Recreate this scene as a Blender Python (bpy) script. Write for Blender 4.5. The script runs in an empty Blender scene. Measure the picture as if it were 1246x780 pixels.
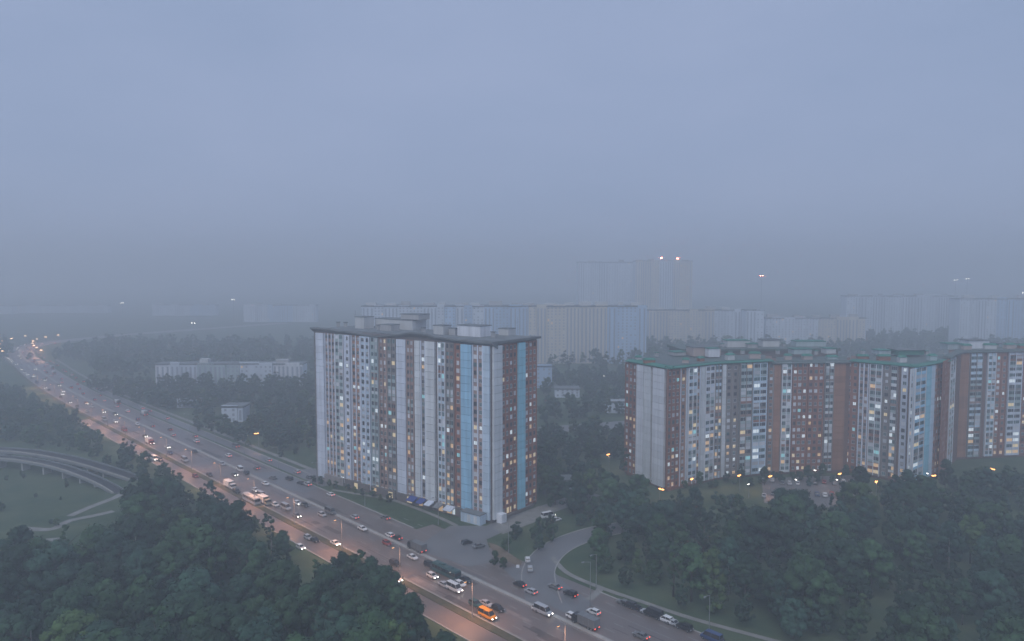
import bpy, bmesh, math, random
import numpy as np
from mathutils import Vector, Matrix
SC = bpy.context.scene
COL = SC.collection
R = math.radians
rnd = random.Random(7)

# ------------------------------------------------------------------ camera
CAMZ, F, CX, CY = 95.0, 880.0, 623.0, 390.0
TH = math.atan(60 / F)
cd = bpy.data.cameras.new('camera'); cam = bpy.data.objects.new('camera', cd); COL.objects.link(cam)
cam.location = (0, 0, CAMZ); cam.rotation_euler = (R(90) - TH, 0, 0)
cd.sensor_fit = 'HORIZONTAL'; cd.sensor_width = 36; cd.lens = 36 * F / 1246
cd.clip_start = 1; cd.clip_end = 30000
SC.camera = cam

# ------------------------------------------------------------------ sky, sun, exposure
SUN_EL, SUN_ROT = R(52), R(200)
W = bpy.data.worlds.new('World'); SC.world = W; W.use_nodes = True
nt = W.node_tree; nt.nodes.clear()
wo = nt.nodes.new('ShaderNodeOutputWorld'); bg = nt.nodes.new('ShaderNodeBackground')
sk = nt.nodes.new('ShaderNodeTexSky'); sk.sky_type = 'NISHITA'; sk.sun_disc = False
sk.sun_elevation = SUN_EL; sk.sun_rotation = SUN_ROT
tc = nt.nodes.new('ShaderNodeTexCoord')
ns = nt.nodes.new('ShaderNodeTexNoise'); ns.inputs['Scale'].default_value = 2.2; ns.inputs['Detail'].default_value = 6
mr = nt.nodes.new('ShaderNodeMapping'); mr.inputs['Scale'].default_value = (1, 1, 2.6)
nt.links.new(tc.outputs['Generated'], mr.inputs[0]); nt.links.new(mr.outputs[0], ns.inputs['Vector'])
cr = nt.nodes.new('ShaderNodeValToRGB')            # the even layer of low cloud that hides the sky
cr.color_ramp.elements[0].position = 0.3; cr.color_ramp.elements[1].position = 0.7
cr.color_ramp.elements[0].color = (0.276, 0.357, 0.535, 1); cr.color_ramp.elements[1].color = (0.330, 0.403, 0.587, 1)
nt.links.new(ns.outputs['Fac'], cr.inputs['Fac'])
mul = nt.nodes.new('ShaderNodeVectorMath'); mul.operation = 'SCALE'; mul.inputs['Scale'].default_value = 10.5
nt.links.new(cr.outputs['Color'], mul.inputs[0])
mx = nt.nodes.new('ShaderNodeMix'); mx.data_type = 'RGBA'; mx.inputs['Factor'].default_value = 0.97
nt.links.new(sk.outputs['Color'], mx.inputs['A']); nt.links.new(mul.outputs[0], mx.inputs['B'])
nt.links.new(mx.outputs['Result'], bg.inputs['Color']); bg.inputs['Strength'].default_value = 0.1
nt.links.new(bg.outputs[0], wo.inputs['Surface'])
sl = bpy.data.lights.new('sun', 'SUN'); sl.energy = 1.35; sl.angle = R(45); sl.color = (1, 0.98, 0.95)
so = bpy.data.objects.new('sun', sl); COL.objects.link(so)
so.rotation_euler = (R(90) - SUN_EL, 0, R(180) - SUN_ROT)
SC.view_settings.view_transform = 'Standard'; SC.view_settings.look = 'None'
SC.view_settings.exposure = 0.0; SC.view_settings.gamma = 1.0; SC.view_settings.use_curve_mapping = False
SC.render.engine = 'CYCLES'
SC.cycles.max_bounces = 10; SC.cycles.diffuse_bounces = 2; SC.cycles.glossy_bounces = 2
SC.cycles.volume_bounces = 8; SC.cycles.use_denoising = True
SC.cycles.sample_clamp_indirect = 3.0
HAZE_DENSITY = 0.00118

# ------------------------------------------------------------------ helpers
def ray(px, py):
    x, y = (px - CX) / F, (CY - py) / F
    return Vector((x, math.cos(TH) + y * math.sin(TH), -math.sin(TH) + y * math.cos(TH)))
def G(px, py, z=0.0):
    d = ray(px, py); k = (z - CAMZ) / d.z
    return Vector((d.x * k, d.y * k, z))
def proj(p):
    v = Vector(p) - Vector((0, 0, CAMZ))
    f = Vector((0, math.cos(TH), -math.sin(TH))); u = Vector((0, math.sin(TH), math.cos(TH)))
    dz = v.dot(f)
    return CX + F * v.x / dz, CY - F * v.dot(u) / dz
def wall_u(A, B, px):
    """distance along A->B at which the wall is seen in picture column px"""
    d = ray(px, 390); k = d.x / d.y
    D = B - A; t = (k * A.y - A.x) / (D.x - k * D.y)
    return t * D.length
def tag(o, label=None, cat=None, group=None, kind=None):
    if label: o['label'] = label
    if cat: o['category'] = cat
    if group: o['group'] = group
    if kind: o['kind'] = kind
    return o
def empty(name, loc, rz=0.0):
    o = bpy.data.objects.new(name, None); COL.objects.link(o); o.location = loc; o.rotation_euler.z = rz
    o.empty_display_size = 0.5
    return o
def link(name, me, parent=None, loc=(0, 0, 0), rz=0.0, sc=None):
    o = bpy.data.objects.new(name, me); COL.objects.link(o)
    o.location = loc; o.rotation_euler.z = rz
    if sc: o.scale = sc
    if parent: o.parent = parent
    return o
def copy_tree(o, parent=None):
    c = o.copy(); COL.objects.link(c); c.parent = parent
    for ch in o.children: copy_tree(ch, c)
    return c
ORD = 'first second third fourth fifth sixth seventh eighth ninth tenth eleventh twelfth thirteenth fourteenth fifteenth sixteenth seventeenth eighteenth nineteenth twentieth'.split()
def ordinal(i):
    if i < 20: return ORD[i]
    tens = {2: 'twenty', 3: 'thirty', 4: 'forty', 5: 'fifty'}[(i + 1) // 10]
    u = (i + 1) % 10
    return tens + '-' + ORD[u - 1] if u else {2: 'twentieth', 3: 'thirtieth', 4: 'fortieth', 5: 'fiftieth'}[(i + 1) // 10]

class MB:
    """collects quads / boxes with material slots and makes one mesh"""
    def __init__(s): s.v = []; s.f = []; s.m = []; s.mats = []
    def slot(s, m):
        if m not in s.mats: s.mats.append(m)
        return s.mats.index(m)
    def poly(s, pts, m):
        b = len(s.v); s.v += [tuple(p) for p in pts]; s.f.append(list(range(b, b + len(pts)))); s.m.append(s.slot(m))
    def box(s, x0, y0, z0, x1, y1, z1, m):
        s.hexa([(x0, y0), (x1, y0), (x1, y1), (x0, y1)], z0, z1, m)
    def hexa(s, pl, z0, z1, m, top=None):
        """prism over plan polygon pl (ccw); top = other plan polygon for a taper"""
        n = len(pl); b = len(s.v); k = s.slot(m); tp = top or pl
        s.v += [(p[0], p[1], z0) for p in pl] + [(p[0], p[1], z1) for p in tp]
        for i in range(n):
            j = (i + 1) % n; s.f.append([b + i, b + j, b + n + j, b + n + i]); s.m.append(k)
        s.f.append([b + n + i for i in range(n)]); s.m.append(k)
        s.f.append([b + i for i in reversed(range(n))]); s.m.append(k)
    def tube(s, p, q, r0, r1, m, n=8):
        p, q = Vector(p), Vector(q); d = (q - p).normalized()
        a = d.orthogonal().normalized(); c = d.cross(a); b = len(s.v); k = s.slot(m)
        for pt, r in ((p, r0), (q, r1)):
            for i in range(n):
                w = 2 * math.pi * i / n; s.v.append(tuple(pt + (a * math.cos(w) + c * math.sin(w)) * r))
        for i in range(n):
            j = (i + 1) % n; s.f.append([b + i, b + j, b + n + j, b + n + i]); s.m.append(k)
        s.f.append([b + i for i in reversed(range(n))]); s.m.append(k); s.f.append([b + n + i for i in range(n)]); s.m.append(k)
    def mesh(s, name, smooth=False):
        me = bpy.data.meshes.new(name); me.from_pydata(s.v, [], s.f)
        for m in s.mats: me.materials.append(m)
        me.polygons.foreach_set('material_index', s.m)
        if smooth: me.polygons.foreach_set('use_smooth', [True] * len(s.f))
        me.update(); return me
    def build(s, name, parent=None, loc=(0, 0, 0), rz=0.0, smooth=False):
        return link(name, s.mesh(name, smooth), parent, loc, rz)

def ccw(pl):
    a = sum(pl[i][0] * pl[(i + 1) % len(pl)][1] - pl[(i + 1) % len(pl)][0] * pl[i][1] for i in range(len(pl)))
    return pl if a > 0 else pl[::-1]

# ------------------------------------------------------------------ materials
def mat(name, col, rough=0.8, var=0.0, vscale=0.3, rand=0.0, col2=None, metal=0.0, streak=False, spec=0.3, bump=0.0, rvar=0.0):
    m = bpy.data.materials.new(name); m.use_nodes = True; t = m.node_tree; b = t.nodes['Principled BSDF']
    b.inputs['Roughness'].default_value = rough; b.inputs['Metallic'].default_value = metal
    b.inputs['Specular IOR Level'].default_value = spec
    c = (*col, 1); b.inputs['Base Color'].default_value = c
    src = None
    if var or col2 or bump or rvar:
        g = t.nodes.new('ShaderNodeNewGeometry'); mp = t.nodes.new('ShaderNodeMapping')
        mp.inputs['Scale'].default_value = (1, 1, 0.06) if streak else (1, 1, 1)
        t.links.new(g.outputs['Position'], mp.inputs[0])
        n = t.nodes.new('ShaderNodeTexNoise'); n.inputs['Scale'].default_value = vscale; n.inputs['Detail'].default_value = 5
        n.inputs['Roughness'].default_value = 0.65
        t.links.new(mp.outputs[0], n.inputs['Vector'])
        r = t.nodes.new('ShaderNodeValToRGB'); e = r.color_ramp.elements
        e[0].position = 0.32; e[1].position = 0.68
        k = col2 or tuple(x * (1 - var) for x in col); h = col if col2 else tuple(min(1, x * (1 + var)) for x in col)
        e[0].color = (*k, 1); e[1].color = (*h, 1)
        t.links.new(n.outputs['Fac'], r.inputs['Fac']); src = r.outputs['Color']
        if bump:
            bp = t.nodes.new('ShaderNodeBump'); bp.inputs['Strength'].default_value = bump; bp.inputs['Distance'].default_value = 0.3
            t.links.new(n.outputs['Fac'], bp.inputs['Height']); t.links.new(bp.outputs[0], b.inputs['Normal'])
        if rvar:
            mm = t.nodes.new('ShaderNodeMapRange'); mm.inputs['From Min'].default_value = 0.3; mm.inputs['From Max'].default_value = 0.7
            mm.inputs['To Min'].default_value = max(0.05, rough - rvar); mm.inputs['To Max'].default_value = rough + rvar
            t.links.new(n.outputs['Fac'], mm.inputs['Value']); t.links.new(mm.outputs[0], b.inputs['Roughness'])
    if rand:
        oi = t.nodes.new('ShaderNodeObjectInfo'); hs = t.nodes.new('ShaderNodeHueSaturation')
        ma = t.nodes.new('ShaderNodeMapRange'); ma.inputs['To Min'].default_value = 1 - rand; ma.inputs['To Max'].default_value = 1 + rand
        t.links.new(oi.outputs['Random'], ma.inputs['Value']); t.links.new(ma.outputs[0], hs.inputs['Value'])
        if src: t.links.new(src, hs.inputs['Color'])
        else: hs.inputs['Color'].default_value = c
        src = hs.outputs['Color']
    if src: t.links.new(src, b.inputs['Base Color'])
    return m
def glow(name, col, strength):
    m = bpy.data.materials.new(name); m.use_nodes = True; b = m.node_tree.nodes['Principled BSDF']
    b.inputs['Base Color'].default_value = (*[min(1, x * 0.6) for x in col], 1)
    b.inputs['Emission Color'].default_value = (*col, 1); b.inputs['Emission Strength'].default_value = strength
    m.cycles.emission_sampling = 'NONE'
    return m

M = {}
M['grass'] = mat('grass', (0.10, 0.125, 0.07), 0.95, col2=(0.04, 0.078, 0.045), vscale=0.06, spec=0.1, bump=0.3)
M['worn_verge'] = mat('worn_verge', (0.12, 0.105, 0.075), 0.95, col2=(0.06, 0.075, 0.045), vscale=0.35, spec=0.1)
M['lawn'] = mat('lawn', (0.05, 0.085, 0.04), 0.95, var=0.25, vscale=0.25, spec=0.1, bump=0.3)
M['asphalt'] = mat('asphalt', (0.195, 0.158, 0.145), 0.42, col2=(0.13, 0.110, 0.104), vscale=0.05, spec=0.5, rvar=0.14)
M['asphalt_side'] = mat('asphalt_side', (0.19, 0.19, 0.195), 0.5, col2=(0.135, 0.135, 0.14), vscale=0.08, spec=0.5, rvar=0.12)
M['ramp_asphalt'] = mat('ramp_asphalt', (0.10, 0.10, 0.105), 0.6, var=0.2, vscale=0.1)
M['paving'] = mat('paving', (0.24, 0.235, 0.22), 0.8, var=0.2, vscale=0.3)
M['dirt'] = mat('dirt', (0.17, 0.13, 0.09), 0.9, var=0.25, vscale=0.3)
M['kerb'] = mat('kerb', (0.36, 0.35, 0.33), 0.85, var=0.12, vscale=0.5)
M['white_line'] = mat('white_line', (0.30, 0.30, 0.29), 0.7, var=0.2, vscale=1.5)
M['concrete'] = mat('concrete', (0.42, 0.42, 0.42), 0.85, var=0.15, vscale=0.3, streak=True)
for k, c in dict(pale_blue=(0.55, 0.67, 0.78), lavender=(0.64, 0.69, 0.78), sky_blue=(0.33, 0.58, 0.76), light_grey=(0.66, 0.69, 0.71),
                 cyan_blue=(0.30, 0.60, 0.72), grey_green=(0.38, 0.46, 0.47), white_wall=(0.70, 0.72, 0.76)).items():
    M[k] = mat(k, c, 0.8, var=0.15, vscale=0.6, rand=0.08, streak=True)
M['core'] = mat('core', (0.165, 0.145, 0.14), 0.9, var=0.15, vscale=0.3)
M['core_warm'] = mat('core_warm', (0.20, 0.125, 0.105), 0.9, var=0.15, vscale=0.3)
M['brick'] = mat('brick', (0.36, 0.165, 0.115), 0.88, col2=(0.25, 0.12, 0.09), vscale=0.5, rand=0.14, streak=True)
M['brick_pink'] = mat('brick_pink', (0.36, 0.25, 0.22), 0.88, var=0.16, vscale=0.5, rand=0.12, streak=True)
M['brick_orange'] = mat('brick_orange', (0.34, 0.185, 0.125), 0.88, var=0.18, vscale=0.5, rand=0.12, streak=True)
M['brick_grey'] = mat('brick_grey', (0.27, 0.245, 0.235), 0.88, var=0.16, vscale=0.5, rand=0.12, streak=True)
M['frame'] = mat('frame', (0.62, 0.63, 0.64), 0.6, rand=0.1)
M['frame_dark'] = mat('frame_dark', (0.16, 0.14, 0.14), 0.6, rand=0.2)
M['glass'] = mat('glass', (0.045, 0.055, 0.07), 0.08, spec=0.6, rand=0.4)
M['glass_teal'] = mat('glass_teal', (0.07, 0.14, 0.155), 0.12, spec=0.6, rand=0.4)
M['curtain'] = mat('curtain', (0.62, 0.64, 0.68), 0.5, spec=0.5, rand=0.25)
M['lit_warm'] = glow('lit_warm', (1.0, 0.66, 0.36), 0.42)
M['lit_yellow'] = glow('lit_yellow', (1.0, 0.80, 0.48), 0.42)
M['lit_white'] = glow('lit_white', (0.85, 0.95, 1.0), 0.6)
M['lit_cyan'] = glow('lit_cyan', (0.4, 0.85, 0.9), 0.4)
M['roof_dark'] = mat('roof_dark', (0.15, 0.165, 0.17), 0.75, var=0.25, vscale=0.2)
M['roof_felt'] = mat('roof_felt', (0.17, 0.19, 0.20), 0.85, var=0.22, vscale=0.15)
M['roof_green'] = mat('roof_green', (0.045, 0.20, 0.15), 0.6, var=0.22, vscale=0.2)
M['roof_patina'] = mat('roof_patina', (0.10, 0.155, 0.14), 0.7, col2=(0.13, 0.14, 0.14), vscale=0.25)
M['plaster'] = mat('plaster', (0.55, 0.56, 0.56), 0.85, var=0.1, vscale=0.3, streak=True)
M['plaster_pink'] = mat('plaster_pink', (0.45, 0.37, 0.34), 0.85, var=0.1, vscale=0.3, streak=True)
M['metal'] = mat('metal', (0.30, 0.31, 0.32), 0.5, metal=0.4, var=0.1)
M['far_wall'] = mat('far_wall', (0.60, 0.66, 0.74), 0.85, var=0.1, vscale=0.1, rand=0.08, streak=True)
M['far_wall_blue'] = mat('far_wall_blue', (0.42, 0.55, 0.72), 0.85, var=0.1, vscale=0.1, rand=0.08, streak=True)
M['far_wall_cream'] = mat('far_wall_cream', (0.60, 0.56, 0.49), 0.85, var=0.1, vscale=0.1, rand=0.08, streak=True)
M['far_window'] = mat('far_window', (0.30, 0.34, 0.40), 0.3)  # haze fade put into the pane colour, lightened toward the far walls
M['rubber'] = mat('rubber', (0.02, 0.02, 0.02), 0.8)
M['car_glass'] = mat('car_glass', (0.015, 0.018, 0.022), 0.06, spec=0.7)
M['headlight'] = glow('headlight', (1.0, 0.93, 0.82), 9.0)
M['taillight'] = glow('taillight', (1.0, 0.10, 0.06), 2.2)
M['lamp_orange'] = glow('lamp_orange', (1.0, 0.43, 0.13), 4.5)
M['lamp_white'] = glow('lamp_white', (1.0, 0.95, 0.85), 8.0)
M['lamp_red'] = glow('lamp_red', (1.0, 0.2, 0.12), 60.0)
M['lamp_far'] = glow('lamp_far', (1.0, 0.58, 0.32), 12.0)
M['lamp_off'] = mat('lamp_off', (0.45, 0.47, 0.5), 0.3)
M['awning_blue'] = mat('awning_blue', (0.04, 0.07, 0.27), 0.6)
M['birch'] = mat('birch', (0.26, 0.25, 0.23), 0.9, col2=(0.14, 0.13, 0.12), vscale=1.5)
M['bark'] = mat('bark', (0.09, 0.075, 0.06), 0.95, var=0.3, vscale=1.2)
def leaf_mat(name, a, b):
    m = bpy.data.materials.new(name); m.use_nodes = True; t = m.node_tree; p = t.nodes['Principled BSDF']
    p.inputs['Roughness'].default_value = 0.75; p.inputs['Specular IOR Level'].default_value = 0.15
    g = t.nodes.new('ShaderNodeNewGeometry'); n = t.nodes.new('ShaderNodeTexNoise'); n.inputs['Scale'].default_value = 0.33; n.inputs['Detail'].default_value = 3
    t.links.new(g.outputs['Position'], n.inputs['Vector'])
    r = t.nodes.new('ShaderNodeValToRGB'); e = r.color_ramp.elements; e[0].position = 0.35; e[1].position = 0.66
    e[0].color = (*b, 1); e[1].color = (*a, 1); t.links.new(n.outputs['Fac'], r.inputs['Fac'])
    oi = t.nodes.new('ShaderNodeObjectInfo'); hs = t.nodes.new('ShaderNodeHueSaturation')
    ma = t.nodes.new('ShaderNodeMapRange'); ma.inputs['To Min'].default_value = 0.68; ma.inputs['To Max'].default_value = 1.32
    t.links.new(oi.outputs['Random'], ma.inputs['Value']); t.links.new(ma.outputs[0], hs.inputs['Value'])
    t.links.new(r.outputs['Color'], hs.inputs['Color']); t.links.new(hs.outputs['Color'], p.inputs['Base Color'])
    return m
M['leaf_dark'] = leaf_mat('leaf_dark', (0.040, 0.084, 0.047), (0.022, 0.050, 0.032))
M['leaf_mid'] = leaf_mat('leaf_mid', (0.054, 0.112, 0.048), (0.031, 0.068, 0.035))
M['leaf_light'] = leaf_mat('leaf_light', (0.085, 0.145, 0.050), (0.052, 0.094, 0.036))
M['leaf_teal'] = leaf_mat('leaf_teal', (0.048, 0.105, 0.070), (0.028, 0.066, 0.048))

# ------------------------------------------------------------------ ground, hill
g = MB(); E = 7000
g.poly([(-E, -40, 0), (E, -40, 0), (E, 7000, 0), (-E, 7000, 0)], M['grass'])
tag(g.build('ground'), kind='structure')
def mound(cx, cy, rx, ry, h, rz, mt, name):
    b = MB(); n, k = 48, 14; P = []
    for j in range(k + 1):
        q = j / k; z = h * (0.5 + 0.5 * math.cos(math.pi * q)) - 0.15 * (j == k)
        for i in range(n):
            a = 2 * math.pi * i / n; w = 1 + 0.06 * math.sin(3 * a + 1) + 0.04 * math.sin(7 * a)
            x, y = rx * q * w * math.cos(a), ry * q * w * math.sin(a)
            P.append((cx + x * math.cos(rz) - y * math.sin(rz), cy + x * math.sin(rz) + y * math.cos(rz), z))
    b.v = P; b.slot(mt)
    for j in range(k):
        for i in range(n):
            b.f.append([j * n + i, (j + 1) * n + i, (j + 1) * n + (i + 1) % n, j * n + (i + 1) % n]); b.m.append(0)
    return tag(b.build(name, smooth=True), kind='structure')
HILL = (-345.0, 448.0, 105.0, 52.0, 9.0, R(-44))
mound(*HILL, M['grass'], 'hill')
def hill_z(x, y):
    cx, cy, rx, ry, h, rz = HILL; dx, dy = x - cx, y - cy
    u = (dx * math.cos(-rz) - dy * math.sin(-rz)) / rx; v = (dx * math.sin(-rz) + dy * math.cos(-rz)) / ry
    q = math.hypot(u, v)
    return h * (0.5 + 0.5 * math.cos(math.pi * q)) if q < 1 else 0.0

# ------------------------------------------------------------------ roads
D = Vector((-0.695, 0.719, 0)); N = Vector((0.719, 0.695, 0))
def catmull(pts, n=10):
    out = []
    P = [pts[0]] + list(pts) + [pts[-1]]
    for i in range(1, len(P) - 2):
        for k in range(n):
            t = k / n; a, b, c, d = P[i - 1], P[i], P[i + 1], P[i + 2]
            out.append(0.5 * ((2 * b) + (c - a) * t + (2 * a - 5 * b + 4 * c - d) * t * t + (3 * b - a - 3 * c + d) * t ** 3))
    out.append(Vector(pts[-1])); return out
ctrl = [(143, 0), (143, 150), (143, 300), (143, 450), (143, 600), (148, 740), (158, 870), (166, 970), (186, 1060), (235, 1125), (330, 1175), (450, 1205), (620, 1240)]
AX = catmull([N * s + D * t for s, t in ctrl], 12)
ARC = [0.0]
for i in range(1, len(AX)): ARC.append(ARC[-1] + (AX[i] - AX[i - 1]).length)
def axis(t, off=0.0, z=0.0):
    """point at distance t along the avenue, off metres right of its axis; and the heading"""
    i = max(0, min(len(AX) - 2, int(np.searchsorted(ARC, t)) - 1))
    k = (t - ARC[i]) / (ARC[i + 1] - ARC[i]); p = AX[i].lerp(AX[i + 1], k); d = (AX[i + 1] - AX[i]).normalized()
    nn = Vector((d.y, -d.x, 0)); q = p + nn * off
    return Vector((q.x, q.y, z)), math.atan2(d.y, d.x)
def ribbon(pts, l, r, z, mt, name, kind='structure', h=0.0):
    """strip between offsets l and r beside a polyline, h > 0 for a raised body"""
    b = MB(); L = []; Rr = []
    for i, p in enumerate(pts):
        d = (pts[min(i + 1, len(pts) - 1)] - pts[max(i - 1, 0)]).normalized(); nn = Vector((d.y, -d.x, 0))
        L.append(p + nn * l); Rr.append(p + nn * r)
    for i in range(len(pts) - 1):
        a, c, e, f = L[i], Rr[i], Rr[i + 1], L[i + 1]
        zz = z + h
        b.poly([(a.x, a.y, a.z + zz), (c.x, c.y, c.z + zz), (e.x, e.y, e.z + zz), (f.x, f.y, f.z + zz)], mt)
        if h:
            b.poly([(c.x, c.y, c.z + z), (e.x, e.y, e.z + z), (e.x, e.y, e.z + zz), (c.x, c.y, c.z + zz)], mt)
            b.poly([(f.x, f.y, f.z + z), (a.x, a.y, a.z + z), (a.x, a.y, a.z + zz), (f.x, f.y, f.z + zz)], mt)
    for p0, p1 in ((L[0], Rr[0]), (Rr[-1], L[-1])):
        if h: b.poly([(p0.x, p0.y, p0.z + z), (p1.x, p1.y, p1.z + z), (p1.x, p1.y, p1.z + z + h), (p0.x, p0.y, p0.z + z + h)], mt)
    return tag(b.build(name), kind=kind)
def part_axis(t0, t1): return [axis(t0 + (t1 - t0) * i / 60)[0] for i in range(61)]
full = AX
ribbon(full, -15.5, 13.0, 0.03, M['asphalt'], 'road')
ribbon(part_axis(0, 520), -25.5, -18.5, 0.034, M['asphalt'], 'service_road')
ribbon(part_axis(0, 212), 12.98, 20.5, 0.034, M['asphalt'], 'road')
ribbon(part_axis(284, 660), 14.6, 20.5, 0.034, M['asphalt_side'], 'service_road')
ribbon(full, -18.5, -15.5, 0.0, M['worn_verge'], 'verge', h=0.16)
ribbon(full, -15.8, -15.5, 0.02, M['kerb'], 'kerb', h=0.17)
ribbon(full, -0.7, 0.7, 0.03, M['kerb'], 'median', h=0.16)
ribbon(part_axis(214, 1150), 13.0, 14.6, 0.0, M['grass'], 'verge', h=0.16)
ribbon(part_axis(214, 1150), 12.9, 13.2, 0.02, M['kerb'], 'kerb', h=0.17)
ribbon(part_axis(0, 132), 20.5, 20.9, 0.02, M['kerb'], 'kerb', h=0.15)
ribbon(part_axis(284, 660), 20.5, 20.9, 0.02, M['kerb'], 'kerb', h=0.15)
ribbon(part_axis(0, 520), -25.9, -25.5, 0.02, M['kerb'], 'kerb', h=0.15)
ribbon(part_axis(300, 900), 24, 26.5, 0.04, M['paving'], 'footpath')
ln = MB()
for off, t1 in ((-12, 700), (-8.3, 700), (-4.6, 700), (4.6, 700), (8.6, 700), (16.6, 225)):
    t = 60
    while t < t1:
        p, a = axis(t, off, 0.036); d = Vector((math.cos(a), math.sin(a), 0)); q = Vector((-d.y, d.x, 0)) * 0.11
        e = p + d * 3.2
        ln.poly([p - q, e - q, e + q, p + q], M['white_line']); t += 9
for off in (-15.0, -1.1, 1.1, 12.6):
    for t in range(60, 700, 10):
        p, a = axis(t, off, 0.036); e, _ = axis(t + 10, off, 0.036)
        q = Vector((-math.sin(a), math.cos(a), 0)) * 0.09
        ln.poly([p - q, e - q, e + q, p + q], M['white_line'])
tag(ln.build('lane_markings'), kind='structure')

pt = MB()
M['patch_dark'] = mat('patch_dark', (0.10, 0.085, 0.08), 0.5, var=0.25, vscale=0.4); M['patch_pale'] = mat('patch_pale', (0.24, 0.20, 0.185), 0.5, var=0.2, vscale=0.4)
for i in range(90):
    t, off, L_, w_ = rnd.uniform(90, 560), rnd.choice((-13.4, -10.1, -6.4, -2.9, 2.7, 6.6, 10.7)) + rnd.uniform(-.8, .8), rnd.uniform(3, 26), rnd.choice((0.35, 0.35, 0.5, 1.4, 2.2))
    (p, a), (e, _) = axis(t, off, 0.033), axis(t + L_, off, 0.033); q_ = Vector((-math.sin(a), math.cos(a), 0)) * w_ / 2
    z_ = Vector((0, 0, 0.00002 * i)); pt.poly([p - q_ + z_, e - q_ + z_, e + q_ + z_, p + q_ + z_], M[rnd.choice(('patch_dark', 'patch_dark', 'patch_pale'))])
tag(pt.build('road_patches'), kind='structure')
def gp(*pp, z=0.0): return [G(x, y, z) for x, y in pp]
def flat(pp, z, mt, name, h=0.0):
    b = MB(); P = [G(x, y) for x, y in pp]
    if h: b.hexa(ccw([(p.x, p.y) for p in P]), z, z + h, mt)
    else: b.poly([(p.x, p.y, z) for p in ([P[i] for i in range(len(P))] if True else P)], mt)
    return tag(b.build(name), kind='structure')
# side roads
S1 = catmull(gp((540, 664), (575, 655), (610, 640), (650, 625), (690, 611), (720, 600)), 8)
ribbon(S1, -4.5, 4.5, 0.042, M['asphalt_side'], 'side_road')
flat([(505, 668), (527, 652), (548, 640), (580, 640), (612, 640), (592, 656), (600, 684), (570, 690)], 0.046, M['asphalt_side'], 'junction')
S2 = catmull(gp((662, 735), (656, 712), (656, 692), (668, 674), (690, 660), (725, 648), (770, 640)), 8)
ribbon(S2, -5.0, 5.0, 0.05, M['asphalt_side'], 'side_road')
flat([(612, 692), (640, 688), (668, 690), (690, 712), (722, 735), (700, 752), (650, 728)], 0.054, M['asphalt_side'], 'junction')
ribbon(S2, 5.0, 5.3, 0.02, M['kerb'], 'kerb', h=0.15); ribbon(S2[8:], -5.3, -5.0, 0.02, M['kerb'], 'kerb', h=0.15)
P1 = catmull(gp((672, 678), (690, 697), (728, 714), (780, 732), (840, 752), (905, 770), (980, 790), (1060, 812)), 8)
ribbon(P1, -0.9, 0.9, 0.06, M['paving'], 'footpath')
P1b = catmull(gp((731, 716), (724, 724), (716, 730)), 6); ribbon(P1b, -1.1, 1.1, 0.064, M['paving'], 'footpath')
P2 = catmull(gp((404, 596), (440, 602), (475, 608), (505, 618), (535, 630), (556, 640)), 8)
ribbon(P2, -0.9, 0.9, 0.06, M['paving'], 'footpath')
flat([(396, 600), (418, 598), (440, 603), (475, 609), (505, 619), (535, 631), (546, 641), (522, 650), (478, 634), (430, 616)], 0.02, M['lawn'], 'lawn')
flat([(306, 576), (384, 570), (390, 592), (372, 600), (350, 596)], 0.05, M['asphalt_side'], 'parking_area')
flat([(600, 642), (655, 616), (682, 618), (660, 632), (612, 650)], 0.058, M['paving'], 'pavement')
flat([(926, 582), (1046, 578), (1062, 600), (1010, 618), (930, 612)], 0.05, M['asphalt_side'], 'car_park')
flat([(594, 660), (602, 676), (632, 690), (636, 684), (606, 664)], 0.06, M['dirt'], 'bare_ground')
flat([(655, 520), (760, 512), (764, 520), (656, 528)], 0.05, M['asphalt_side'], 'side_road')

# ramps of the interchange on the left: raised road with parapets
def ramp(pts, w, h, label):
    o = empty('ramp', pts[0]); tag(o, label, 'road ramp', 'ramps of the interchange')
    base = pts[0].copy(); Q = [p - base for p in pts]
    def sub(l, r, z, hh, mt, name):
        x = ribbon(Q, l, r, z, mt, name, kind=None, h=hh); x.parent = o
        if 'kind' in x: del x['kind']
    sub(-w / 2, w / 2, -1.0, 1.0, M['metal'], 'deck')
    for i in range(3, len(Q) - 6, 5):
        zt = Q[i].z + base.z - 1.0
        if zt > 1.0:
            b = MB(); b.box(-.5, -w * .36, -zt - 1.0, .5, w * .36, -1.003, M['concrete']); dd = Q[i + 1] - Q[i]; b.build('pier', o, Q[i], math.atan2(dd.y, dd.x)); sub(-w / 2 + 0.5, w / 2 - 0.5, 0.02, 0, M['ramp_asphalt'], 'roadway')
    sub(-w / 2, -w / 2 + 0.4, 0.0, 0.6, M['roof_felt'], 'parapet'); sub(w / 2 - 0.4, w / 2, 0.0, 0.6, M['kerb'], 'parapet')
    return o
R1 = catmull([G(x, y, z) for x, y, z in ((-90, 544, 6), (-30, 546, 6), (30, 549, 6), (75, 556, 5.6), (108, 564, 4.6), (138, 573, 2.8), (168, 583, 0.4))], 8)
R2 = catmull([G(x, y, z) for x, y, z in ((-90, 553, 5), (-30, 555, 5), (20, 558, 5), (62, 565, 4.8), (98, 576, 3.8), (126, 588, 2.0), (145, 599, 0.3))], 8)
ramp(R1, 6.4, 5, 'upper curved grey ramp with pale parapets left of the avenue')
ramp(R2, 5.2, 4, 'lower curved grey ramp with pale parapet nearer the clearing')
for pp in (((85, 628), (110, 617), (136, 607), (150, 600)), ((30, 643), (62, 644), (84, 634), (112, 628), (138, 622)), ((-20, 662), (20, 661), (60, 657), (80, 655))):
    ribbon(catmull(gp(*pp), 8), -1.6, 1.6, 0.05, M['paving'], 'footpath')

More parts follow.
